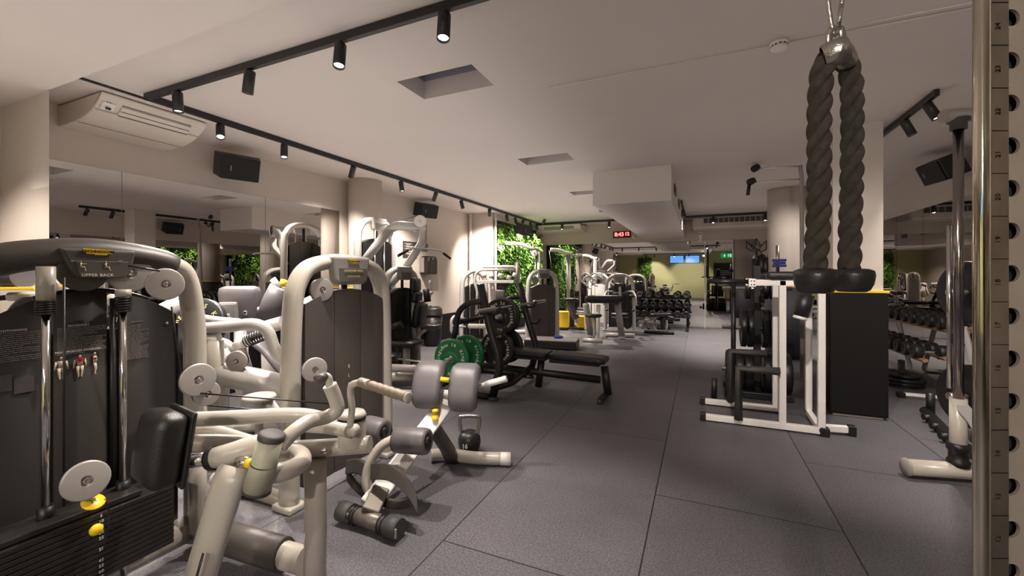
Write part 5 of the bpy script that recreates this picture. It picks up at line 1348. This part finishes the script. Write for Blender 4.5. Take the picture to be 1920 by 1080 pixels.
T(rm_, [D(511, 523, 3.7), D(524, 540, 3.7)], .016, 'crank_plate', M_SILVER, flat=1.8)
T(rm_, [D(484, 580, 3.7), D(522, 577, 3.72)], .022, 'arm_rest', M_SILVER); T(rm_, [D(486, 592, 3.72), D(512, 583, 3.74)], .018, 'arm_rest', M_SILVER)
T(rm_, [r1_, (r1_.x + .02, r1_.y, .45), (r1_.x - .1, r1_.y + .05, .06)], .05, 'roller_post', M_SILVER)
T(rm_, [c + Vector((0, 0, -.2)), (c.x, c.y, .40), (c.x + .1, c.y + .2, .10)], .055, 'seat_post', M_SILVER)
CU(rm_, (c.x + .22, c.y + .10, .50), (.42, .40, .09), 'seat_pad', M_GLEATHER, RZ(35))
T(rm_, [(c.x - .4, c.y - .25, .05), (c.x + .5, c.y + .35, .05)], .05, 'base_beam', M_CREAM)
T(rm_, [(c.x + .5, c.y - .15, .05), (c.x + .45, c.y + .75, .05)], .05, 'base_beam', M_CREAM)
T(rm_, [D(560, 730, 3.3), D(500, 655, 3.4), D(478, 640, 3.4)], .06, 'side_shell', M_GLEATHER, flat=.5)
T(rm_, [D(425, 655, 3.2), D(455, 700, 3.2), D(470, 790, 3.2)], .05, 'frame_leg', M_SILVER)
T(rm_, [D(350, 650, 3.2), D(420, 640, 3.2), D(440, 660, 3.2)], .035, 'frame_tube', M_SILVER)
T(rm_, [D(360, 690, 3.15), D(398, 662, 3.15), D(440, 700, 3.2)], .03, 'frame_tube', M_SILVER)

# plate-loaded machine further left, only its top shows over the instruction panels
pm = thing('plate_loaded_machine', 'plate loaded press behind the instruction panels, dark discs and pale levers showing over them', 'exercise machine', (-3.75, 1.95, 0))
T(pm, [(-3.7, 1.7, .05), (-3.7, 1.7, 1.05), (-3.5, 1.9, 1.22)], .055, 'upright', M_SILVER, flat=1.3)
T(pm, [(-3.95, 2.45, .05), (-3.6, 1.6, .05)], .05, 'base_beam', M_CREAM); T(pm, [(-3.95, 2.45, .05), (-3.95, 2.45, 1.0), (-3.7, 2.2, 1.15)], .05, 'upright', M_SILVER)
T(pm, [D(125, 560, 3.0), D(125, 640, 3.0)], .075, 'mast', M_CREAM, flat=1.3)
T(pm, [D(100, 532, 3.1), D(140, 535, 3.1)], .055, 'cross_arm', M_SILVER)
T(pm, [D(20, 556, 2.9), D(74, 556, 2.9)], .032, 'handle', M_CREAM); T(pm, [D(-10, 560, 2.9), D(20, 557, 2.9)], .018, 'handle_grip', M_BLACKP)
T(pm, [D(214, 555, 3.0), D(242, 585, 3.0)], .06, 'lever_head', M_GPLAST)
T(pm, [D(236, 545, 2.95), D(262, 590, 2.95)], .02, 'lever_bar', M_CHROME)
c = D(12, 515, 2.9); b = B(); b.tube([c + Vector((-.25, -.1, 0)), c + Vector((.12, .05, 0))], .09, 20); part('roller_pad', b, M_GLEATHER, pm, True)
BX(pm, D(25, 541, 2.85), (.30, .03, .022), 'yellow_trim', M_YEL, RZ(24), .004)
BX(pm, D(118, 534, 3.02), (.04, .01, .03), 'yellow_badge', M_YPLAST, RZ(24), .002)
bumper('weight_plate', 'black plate with white figures peeping over the instruction panels', D(252, 632, 3.0), (.45, -.9, 0), M_PLATEK, M_INKW, kg='20')
bumper('weight_plate', 'black plate with a brown rim beside the arched frame, over the pale press arm', D(372, 612, 3.35), (.35, -.9, .25), M_PLATEK, mat('gold_print', (.62, .50, .25), .6), kg='25')
bumper('weight_plate', 'black plate left of the two guide rods, behind the panels', D(75, 612, 2.9), (.45, -.9, 0), M_PLATEK, M_INKW, text=False)

# selectorized machine with a black seat, right of the shoulder press
def seated_machine(name, label, loc, rotz, m_fr=M_SILVER, tall=1.5, seat=True, m_pad=M_LEATHER, arms=True):
    """tower at the back, seat in front (+X)"""
    t = tower(name, label, 'exercise machine', loc, rotz, .66, tall, m_fr, M_BLACKP, disc=False, thick=.042)
    T(t, [(0, .0, .06), (1.15, 0, .06)], .05, 'base_beam', m_fr, world=False, flat=.8)
    T(t, [(1.1, -.32, .05), (1.1, .32, .05)], .045, 'cross_foot', m_fr, world=False)
    T(t, [(.75, 0, .08), (.72, 0, .42)], .05, 'seat_post', m_fr, world=False)
    CU(t, (.72, 0, .48), (.42, .40, .085), 'seat_pad', m_pad, world=False)
    CU(t, (.98, 0, .80), (.09, .36, .42), 'back_pad', m_pad, RY(10), world=False)
    CU(t, (1.03, 0, 1.13), (.08, .26, .20), 'head_pad', m_pad, RY(8), world=False)
    T(t, [(.88, 0, .30), (1.04, 0, .75), (1.08, 0, 1.15)], .03, 'back_post', m_fr, world=False)
    if arms:
        for s_ in (-1, 1):
            T(t, [(.10, s_ * .12, 1.0), (.40, s_ * .32, 1.02), (.80, s_ * .36, .92), (.92, s_ * .36, .72)], .022, 'press_arm', m_fr, sm=.12, world=False)
            T(t, [(.80, s_ * .34, .92), (.80, s_ * .20, .93)], .026, 'handle_grip', M_BLACKP, world=False)
            CU(t, (.86, s_ * .30, .60), (.26, .07, .045), 'arm_rest', m_pad, world=False)
    b = B(); b.cyl((.42, -.2, .36), (.42, .2, .36), .055, seg=16); part('roller_pad', b, m_pad, t)
    T(t, [(.2, 0, .35), (.42, 0, .36)], .025, 'roller_arm', m_fr, world=False)
    return t
s3 = tower('weight_machine', 'silver machine with dark tower and black pads, right of the tall pulldown', 'exercise machine', (-3.90, 4.90, 0), 0, .70, 1.5, M_SILVER, M_BLACKP, disc=False, thick=.042)
dz = 6.15
CU(s3, D(779, 534, dz), (.09, .24, .19), 'head_pad', M_LEATHER, RZ(10)); CU(s3, D(782, 557, dz), (.09, .24, .16), 'neck_pad', M_LEATHER, RZ(10) @ RY(6))
CU(s3, D(787, 591, dz), (.12, .30, .36), 'back_pad', M_LEATHER, RZ(10) @ RY(10)); T(s3, [D(776, 520, dz), D(774, 600, dz), D(778, 640, dz)], .028, 'back_post')
CU(s3, D(807, 612, dz - .1), (.30, .16, .06), 'arm_rest', M_SHROUDG, RZ(10)); T(s3, [D(800, 616, dz - .1), D(784, 628, dz), D(783, 655, dz)], .028, 'arm_post')
CU(s3, D(757, 643, 5.75), (.46, .34, .08), 'seat_pad', M_LEATHER, RZ(10)); T(s3, [D(762, 650, 5.75), (D(762, 650, 5.75).x, D(762, 650, 5.75).y, .06)], .05, 'seat_post')
T(s3, [D(730, 616, 5.7), D(754, 608, 5.7)], .055, 'roller_pad', M_LEATHER)
T(s3, [D(776, 566, dz), D(797, 565, dz), D(806, 560, dz), D(808, 540, dz), D(806, 526, dz)], .020, 'side_lever', sm=.1); T(s3, [D(802, 566, dz), D(799, 542, dz)], .05, 'lever_pad', M_LEATHER)
b = B(); b.lathe(D(809, 549, dz - .05), (0, -1, 0), [(0, .03), (.022, .02), (.022, -.02), (0, -.03)], 12); part('lever_knob', b, M_SILVER, s3, True)
T(s3, [(-3.9, 4.9, .06), (D(800, 690, 5.9).x, D(800, 690, 5.9).y, .06)], .045, 'base_beam')
# low grey step frame with bent tube in front of it
lf = thing('leg_curl_bench', 'low silver bench with a thick bent tube end behind the lower back bench', 'exercise bench', (-3.0, 4.2, 0))
e0 = F(795, 745)
T(lf, [D(735, 690, 5.2), D(780, 692, 5.2), D(786, 700, 5.2), D(790, 735, 5.2)], .05, 'bent_frame', M_GPLAST, sm=.1)
T(lf, [D(700, 706, 5.3), D(785, 706, 5.3)], .06, 'side_beam', M_CREAM)
T(lf, [D(740, 672, 5.6), D(800, 680, 5.5), D(812, 690, 5.4)], .014, 'hoop', M_SILVER)
T(lf, [D(720, 735, 5.1), D(790, 738, 5.1)], .04, 'base_beam', M_SILVER)
CU(lf, D(715, 668, 5.4), (.45, .30, .08), 'seat_pad', M_LEATHER, RZ(20))

# tower pair and seat behind the bench press
t4 = tower('weight_machine', 'silver edged black weight tower standing side on against the left wall, beyond the bin', 'exercise machine', (-4.30, 7.75, 0), radians(-50), .50, 1.50, M_SILVER, M_BLACKP, header=False, disc=False, thick=.05, rods=True)
t5 = tower('weight_machine', 'silver arched weight tower with grey panels behind the bench press', 'exercise machine', (-2.95, 8.2, 0), radians(-42), .66, 1.50, M_SILVER, M_SHROUDG, thick=.042)
T(t5, [(.1, -.5, .06), (.1, .6, .06)], .045, 'base_beam', world=False)
# chest press with overhead arms and seat, between them
cp_ = thing('chest_press', 'silver press machine with overhead frame and black cushions between the two far towers', 'exercise machine', (-3.6, 8.1, 0))
dz = 8.6
T(cp_, [D(893, 590, dz), D(895, 545, dz), D(889, 530, dz), D(892, 512, dz), D(902, 506, dz), D(965, 506, dz)], .026, 'overhead_frame', sm=.1)
T(cp_, [D(905, 500, dz + .1), D(965, 500, dz + .1), D(972, 506, dz + .1), D(974, 540, dz), D(984, 560, dz)], .030, 'overhead_frame', sm=.08)
T(cp_, [D(970, 492, dz), D(970, 528, dz)], .035, 'pivot_post', M_GPLAST)
BX(cp_, D(925, 528, dz), (.85, .08, .06), 'cross_bar', M_SILVER, RZ(15))
for k, (x, y) in enumerate(((903, 515), (918, 517), (934, 515), (950, 519), (961, 514))): 
    b = B(); b.cyl(D(x, y, dz), D(x + 9, y + 3, dz), .045, seg=12); part('counterweight', b, M_GPLAST if k % 2 else M_SILVER, cp_, True)
BX(cp_, D(925, 565, dz + .15), (.09, .06, .95), 'mast', M_WHITE, RY(-4))
CU(cp_, D(940, 535, dz), (.20, .06, .19), 'head_pad', M_LEATHER, RZ(15)); CU(cp_, D(938, 552, dz), (.20, .06, .19), 'back_pad', M_SHROUDG, RZ(15))
CU(cp_, D(930, 590, dz), (.40, .36, .08), 'seat_pad', M_LEATHER, RZ(15))
T(cp_, [D(930, 594, dz), D(930, 632, dz)], .05, 'seat_post')
T(cp_, [D(875, 600, dz - .1), D(852, 592, dz - .3), D(846, 600, dz - .35), D(846, 622, dz - .35), D(852, 628, dz - .3), D(862, 634, dz - .2)], .028, 'side_handle', sm=.08)
T(cp_, [D(846, 611, dz - .35), D(873, 613, dz - .2)], .022, 'side_handle')
q0_, q1_ = F(846, 640), F(935, 643); q0_.z = q1_.z = .05
T(cp_, [q0_, q1_], .045, 'base_beam'); 
BX(cp_, D(905, 612, dz), (.62, .10, .10), 'lower_beam', M_CREAM, RZ(15), .03)
# high pulley machine in front of the planted wall
hp_ = thing('cable_machine', 'tall silver pulley machine with a curved top in front of the planted wall', 'cable machine', (-3.6, 9.9, 0))
dz = 10.2
T(hp_, [(D(931, 600, dz).x, D(931, 600, dz).y, .04), D(931, 462, dz), D(938, 456, dz), D(975, 457, dz), D(990, 463, dz), D(1010, 470, dz)], .045, 'curved_frame', M_SILVER, sm=.12)
T(hp_, [D(1010, 470, dz), (D(1010, 470, dz).x, D(1010, 470, dz).y, .04)], .035, 'upright', M_SILVER)
T(hp_, [(D(931, 600, dz).x, D(931, 600, dz).y, .05), (D(1010, 470, dz).x, D(1010, 470, dz).y, .05)], .045, 'base_beam', M_SILVER)
pulley(hp_, D(940, 466, dz - .06), (.4, -.9, 0), .085, True, M_WHITE); pulley(hp_, D(1002, 475, dz - .06), (.4, -.9, 0), .075, True, M_WHITE)
T(hp_, [D(945, 474, dz), D(953, 540, dz)], .012, 'cable', M_CABLE); T(hp_, [D(943, 474, dz), D(943, 600, dz)], .014, 'guide_rod', M_CHROME); T(hp_, [D(1004, 478, dz), D(1004, 600, dz)], .014, 'guide_rod', M_CHROME)
BX(hp_, D(943, 590, dz), (.22, .12, .7), 'weight_stack', M_BLACKP, RZ(15))
# freestanding cable arm near the corner
ca_ = thing('cable_machine', 'slim cable machine with a white curved arm beside the corner of the far mirror', 'cable machine', (-3.0, 11.2, 0))
dz = 11.2
bx_ = D(1066, 600, dz)
T(ca_, [(bx_.x, bx_.y, .03), D(1066, 478, dz)], .06, 'mast', M_GPLAST); T(ca_, [D(1074, 477, dz), D(1060, 475, dz), D(1048, 469, dz), D(1032, 468, dz)], .05, 'curved_arm', M_WHITE, sm=.2)
T(ca_, [D(1030, 470, dz), D(1041, 560, dz)], .011, 'cable', M_CABLE); T(ca_, [D(1059, 480, dz), D(1045, 560, dz), D(1043, 572, dz)], .011, 'cable', M_CABLE)
T(ca_, [(bx_.x - .4, bx_.y - .1, .04), (bx_.x + .3, bx_.y + .1, .04)], .045, 'base_beam', M_SILVER)
BX(ca_, (bx_.x + .02, bx_.y + .05, .55), (.24, .16, 1.0), 'weight_stack', M_BLACKP, RZ(10))

# steel platform with a blue cap on it
pf = thing('step_platform', 'low grey topped platform behind the flat bench', 'platform', D(1040, 645, 7.6))
p = F(1035, 652); 
pf.location = (p.x, p.y, 0)
BX(pf, (p.x, p.y, .09), (1.0, .50, .14), 'platform_body', M_BLACKP, RZ(8), .01); BX(pf, (p.x, p.y, .17), (1.0, .50, .02), 'platform_top', M_GPLAST, RZ(8), .004)
p2 = p + Vector((.12, .05, .18)); t = thing('bottle_cap', 'small blue bottle lying on the low platform', 'bottle', p2)
b = B(); b.lathe(p2 + ZA * .03, (1, .2, 0), [(0, -.09), (.03, -.085), (.032, .03), (.02, .06), (.02, .085), (0, .085)], 14); part('bottle_body', b, M_BLUEP, t, True)

# preacher bench with round stool
pr = thing('preacher_bench', 'tall black topped preacher curl bench on slanted grey legs', 'exercise bench', F(1130, 632))
dz = 9.3
CU(pr, D(1132, 561, dz), (.82, .30, .17), 'arm_pad', M_LEATHER, RZ(20), .1)
for (a_, c_) in (((1098, 570), (1108, 633)), ((1158, 570), (1166, 636))):
    q = F(c_[0], c_[1]); T(pr, [D(a_[0], a_[1], dz), (q.x, q.y, .03)], .048, 'leg', M_GPLAST, flat=1.5)
    b = B(); b.box((q.x, q.y, .03), (.14, .14, .06), RZ(20), bev=.02); part('foot', b, M_CREAM, pr, True)
q = F(1120, 642); T(pr, [D(1122, 572, dz - .1), (q.x, q.y, .05)], .045, 'centre_post', M_WHITE)
T(pr, [(F(1094, 641).x, F(1094, 641).y, .04), (F(1130, 643).x, F(1130, 643).y, .04)], .045, 'cross_foot', M_SILVER)
b = B(); b.lathe(D(1113, 592, 8.6), ZA, [(0, -.03), (.14, -.03), (.17, 0), (.16, .03), (0, .045)], 24); part('round_seat', b, M_LEATHER, pr, True)
T(pr, [D(1115, 594, 8.6), (F(1115, 640).x, F(1115, 640).y, .05)], .035, 'seat_post', M_SILVER)
# incline bench and yellow boxes
ib = thing('incline_bench', 'dark incline bench leaning up in front of the yellow boxes', 'exercise bench', F(1075, 614))
CU(ib, D(1072, 562, 10.6), (.34, .26, .08), 'head_pad', M_LEATHER, RZ(15)); b = B(); b.tube([D(1066, 566, 10.6), D(1080, 598, 10.6)], .10, 4, flat=.5, up=(0, -1, 0)); part('back_pad', b, M_SHROUDG, ib, True, bevel=.01)
T(ib, [D(1080, 598, 10.6), (F(1084, 612).x, F(1084, 612).y, .05)], .04, 'frame_tube', M_SILVER)
a_ = F(1040, 612); c_ = F(1085, 616); T(ib, [(a_.x, a_.y, .04), (c_.x, c_.y, .04)], .045, 'base_foot', M_BLACKM)
T(ib, [D(1080, 588, 10.5), D(1096, 590, 10.5)], .025, 'side_handle', M_SILVER)
for i, (px, py, w_, h_, lb__) in enumerate(((1057, 592, .27, .42, 'tallest yellow box, behind the incline bench'), (1089, 596, .20, .30, 'middle yellow box between the incline bench and the preacher bench'), (1108, 590, .16, .28, 'smallest yellow box, just left of the preacher bench leg'))):
    q = D(px, py, 11.0); t = thing('plyo_box', lb__, 'box', (q.x, q.y, 0), radians(10), 'yellow boxes')
    b = B(); b.box((0, 0, h_ / 2 + .06), (w_, .24, h_), bev=.02); part('box_body', b, M_YPLAST, t)
    b = B(); b.box((0, 0, .03), (w_ * .9, .22, .06), bev=.01); part('box_base', b, M_BLACKP, t)
# tangled silver machine behind the preacher bench
tm = seated_machine('weight_machine', 'silver machine with an arched black tower directly behind the preacher bench', (-1.85, 10.9, 0), radians(-80), tall=1.42)
for k in range(5):
    c_ = D(1098 + k * 6, 522 + (k % 3) * 5, 10.9)
    b = B(); b.tube([c_ + Vector((cos(a * pi / 8) * .13, -.02 * k, sin(a * pi / 8) * .13)) for a in range(13)], .018, 8); part('curved_handle', b, M_SILVER, tm, True)
tw = tower('weight_machine', 'white fronted weight tower near the far mirror, left of the dumbbells', 'exercise machine', (-2.55, 11.75, 0), radians(-75), .52, 1.45, M_WHITE, M_WHITE, disc=False, thick=.04)
# adjustable bench in front of the dumbbells
ab = thing('adjustable_bench', 'small black adjustable bench on silver legs in front of the dumbbell rack', 'exercise bench', F(1235, 626))
dz = 10.0
CU(ab, D(1238, 590, dz), (.46, .26, .08), 'seat_pad', M_LEATHER, RZ(12) @ RY(-4)); CU(ab, D(1254, 595, dz + .2), (.25, .24, .08), 'back_pad', M_LEATHER, RZ(12) @ RY(12))
for (a_, c_) in (((1232, 598), (1226, 624)), ((1250, 598), (1250, 625))):
    q = F(c_[0], c_[1]); T(ab, [D(a_[0], a_[1], dz), (q.x, q.y, .04)], .026, 'leg', M_CHROME)
T(ab, [D(1240, 594, dz), D(1244, 618, dz)], .05, 'hinge_frame', M_BLACKM)
a_ = F(1208, 625); c_ = F(1264, 628); T(ab, [(a_.x, a_.y, .04), (c_.x, c_.y, .04)], .04, 'cross_foot', M_BLACKM)
a_ = F(1232, 618); c_ = F(1256, 619); T(ab, [(a_.x, a_.y, .04), (c_.x, c_.y, .04)], .035, 'cross_foot', M_BLACKM)
# small items on the floor
for i, (px, py, r, m_, lb__) in enumerate(((1202, 614, .055, M_WHITE, 'small pale ball on the floor left of the adjustable bench'), (1216, 618, .04, M_BLACKP, 'small dark object on the floor before the dumbbell rack'))):
    q = F(px, py); b = B(); b.lathe((q.x, q.y, r), ZA, [(0, -r), (r * .7, -r * .7), (r, 0), (r * .7, r * .7), (0, r)], 18); single('massage_ball', b, m_, lb__, 'ball')

# ------------------------------------------------------------------ dumbbells and racks
def dumbbell_proto(r=.075, hex_=False):
    t = thing('dumbbell', 'x', 'dumbbell')
    for s_ in (-1, 1):
        b = B(); b.lathe((0, s_ * .11, 0), (0, s_, 0), [(0, -.045), (r * .8, -.045), (r, -.035), (r, .030), (r * .9, .042), (r * .5, .044), (r * .45, .038), (0, .038)], 18); part('weight_head', b, M_PLATEK if not hex_ else M_DGREY, t)
    b = B(); b.tube([(0, -.08, 0), (0, -.03, 0), (0, .03, 0), (0, .08, 0)], [.015, .017, .017, .015], 10); part('handle', b, M_CHROME, t)
    return t
GR = 'dumbbells on the far rack'
def rack(label, loc, rotz, L, tiers, m=M_BLACKM, legm=M_BLACKM):
    t = thing('dumbbell_rack', label, 'dumbbell rack', loc, rotz)
    for (y, z) in tiers:
        b = B(); b.box((0, y - .09, z - .055), (L, .05, .03), Matrix.Rotation(radians(20), 3, 'X'), bev=.003); part('shelf_rail', b, m, t)
        b = B(); b.box((0, y + .09, z - .02), (L, .05, .03), Matrix.Rotation(radians(20), 3, 'X'), bev=.003); part('shelf_rail', b, m, t)
    zt = max(z for _, z in tiers); yt = max(y for y, _ in tiers)
    for s_ in (-1, 1):
        b = B(); x = s_ * (L / 2 - .08); b.tube(rsmooth([(x, -.38, .03), (x, .30, .03), (x, yt + .04, zt)], .05), .032, 4, up=(1, 0, 0)); part('side_frame', b, legm, t, bevel=.004)
        b = B(); b.box((x, -.40, .03), (.08, .07, .06), bev=.01); part('foot_cap', b, M_BLACKP, t)
    return t
tiers = [(-.16, .40), (.0, .62), (.16, .86)]
rk = rack('three tier dumbbell rack against the far mirror', (-1.02, 11.85, 0), 0, 1.62, tiers)
d0 = dumbbell_proto(.082); d1 = dumbbell_proto(.088, True)
first = {0: True, 1: True}
tn = ['bottom', 'middle', 'top']; on = ['leftmost', 'second', 'third', 'fourth', 'fifth', 'sixth', 'seventh', 'rightmost']
for ti, (y, z) in enumerate(tiers):
    n = 8 if ti < 2 else 7
    for i in range(n):
        src, k = (d1, 1) if ti == 2 else (d0, 0)
        loc = (-1.02 - .70 + i * 1.40 / (n - 1), 11.85 + y, z + .02 + (.01 if ti == 2 else 0))
        if ti == 2 and i == 4: continue
        lab = '%s dumbbell on the %s tier of the far rack' % (on[i if i < n - 1 else 7], tn[ti])
        if first[k]:
            first[k] = False; src.location = loc; src['label'] = lab; src['group'] = GR
        else: place(src, loc, 0, lab, GR)
# right rack by the mirror with two tiers
GR2 = 'dumbbells on the right rack'
rk2 = rack('two tier dumbbell rack with silver side frames by the right mirror', (2.52, 7.15, 0), radians(-90), 1.9, [(-.12, .50), (.10, .84)], M_WOOD, M_SILVER)
for ti, (y, z) in enumerate([(-.12, .50), (.10, .84)]):
    for i in range(8):
        x = -.8 + i * .228
        loc = (2.52 + y, 7.15 - x, z + .03)
        place(d0, loc, radians(-90), '%s dumbbell from the near end on the %s tier of the right rack' % (['eighth', 'seventh', 'sixth', 'fifth', 'fourth', 'third', 'second', 'first'][::-1][7 - i], ['lower', 'upper'][ti]), GR2)
# floor pile of plates on a peg
q = F(1690, 722)
pg = thing('plate_peg', 'low round base with a short steel peg right of the square column', 'plate peg', (q.x, q.y, 0))
b = B(); b.lathe((q.x, q.y, 0), ZA, [(0, 0), (.22, 0), (.22, .02), (.03, .022), (0, .022)], 30); part('base', b, M_BLACKM, pg, True)
b = B(); b.cyl((q.x, q.y, .02), (q.x, q.y, .32), .035, seg=16); part('peg', b, M_DGREY, pg, True)
for k in range(3):
    flatplate((q.x + .01 * k, q.y - .01 * k, .045 + k * .045), ZA, .225 - .03 * k * (k > 1), .04, '%s plate lying flat on the floor peg right of the square column' % ['bottom', 'middle', 'top'][k], 'plates lying on the floor peg')
# half rack on the right with plates on its horns
hr = thing('squat_rack', 'black squat rack base and horns partly hidden behind the chrome rod and steel column', 'squat rack', (2.25, 4.0, 0))
a_, c_ = F(1735, 778), F(1790, 838)
T(hr, [(a_.x, a_.y, .04), (c_.x, c_.y, .04), (2.1, 2.6, .04)], .045, 'base_beam', M_BLACKM)
b = B(); b.cyl((a_.x + .02, a_.y - .05, .04), (a_.x + .02, a_.y - .05, .24), .035, seg=14); part('short_post', b, M_BLACKM, hr, True)
T(hr, [(a_.x + .15, a_.y - .1, .22), (c_.x + .16, c_.y + .05, .22), (c_.x + .16, c_.y + .05, .04)], .035, 'bent_tube', M_BLACKM)
for k in range(3): 
    q = Vector((a_.x, a_.y, 0)).lerp(Vector((c_.x, c_.y, 0)), .3 + .3 * k); b = B(); b.cyl((q.x - .08, q.y - .02, .055), (q.x + .02, q.y, .055), .028, seg=12); part('bumper_end', b, M_BLACKP, hr, True)
ux_ = D(1846, 517, 3.0)
T(hr, [(ux_.x + .12, ux_.y + .1, .04), (ux_.x + .12, ux_.y + .1, 2.2)], .05, 'upright', M_BLACKM)
for z in (.53, 1.28):
    b = B(); b.cyl((ux_.x - .20, ux_.y - .02, z), (ux_.x + .12, ux_.y + .1, z), .025, seg=14); part('plate_horn', b, M_STEEL, hr, True)
nn = Vector((.30, .12, 0)).normalized() * -1
for i, (z, off, lb__) in enumerate(((1.28, 0, 'outer black plate high on the squat rack behind the chrome rod'), (1.28, .09, 'inner black plate high on the squat rack behind the chrome rod'), (.53, 0, 'outer black plate low on the squat rack behind the chrome rod'), (.53, .09, 'inner black plate low on the squat rack behind the chrome rod'))):
    flatplate(Vector((ux_.x - .06, ux_.y + .03, z)) - nn * off, nn, .225, .07, lb__, 'plates on the squat rack')
# wall mounted triangular handles on rails seen past the bulkhead
hd_ = thing('suspension_handles', 'two clear arms with black joints reaching out from the round column high up', 'wall arm', onY(1420, 330, 6.5))
for (x0, y0, x1, y1) in ((1413, 317, 1500, 311), (1405, 342, 1500, 336)):
    T(hd_, [onY(x0, y0, 6.5), onY(x1, y1, 6.5)], .010, 'arm_bar', M_CHROME)
    b = B(); c_ = onY(x0, y0, 6.48); b.cyl(c_, c_ + Vector((.05, .05, .03)), .045, seg=16); part('joint', b, M_BLACKP, hd_, True)
T(hd_, [onY(1405, 346, 6.5), onY(1402, 366, 6.5)], .022, 'hand_grip', M_BLACKP)
T(hd_, [onY(1500, 310, 6.5), onY(1503, 330, 6.55), onY(1504, 520, 6.6), (onY(1504, 520, 6.6).x, 6.6, 0.02)], .025, 'upright', M_GPLAST)
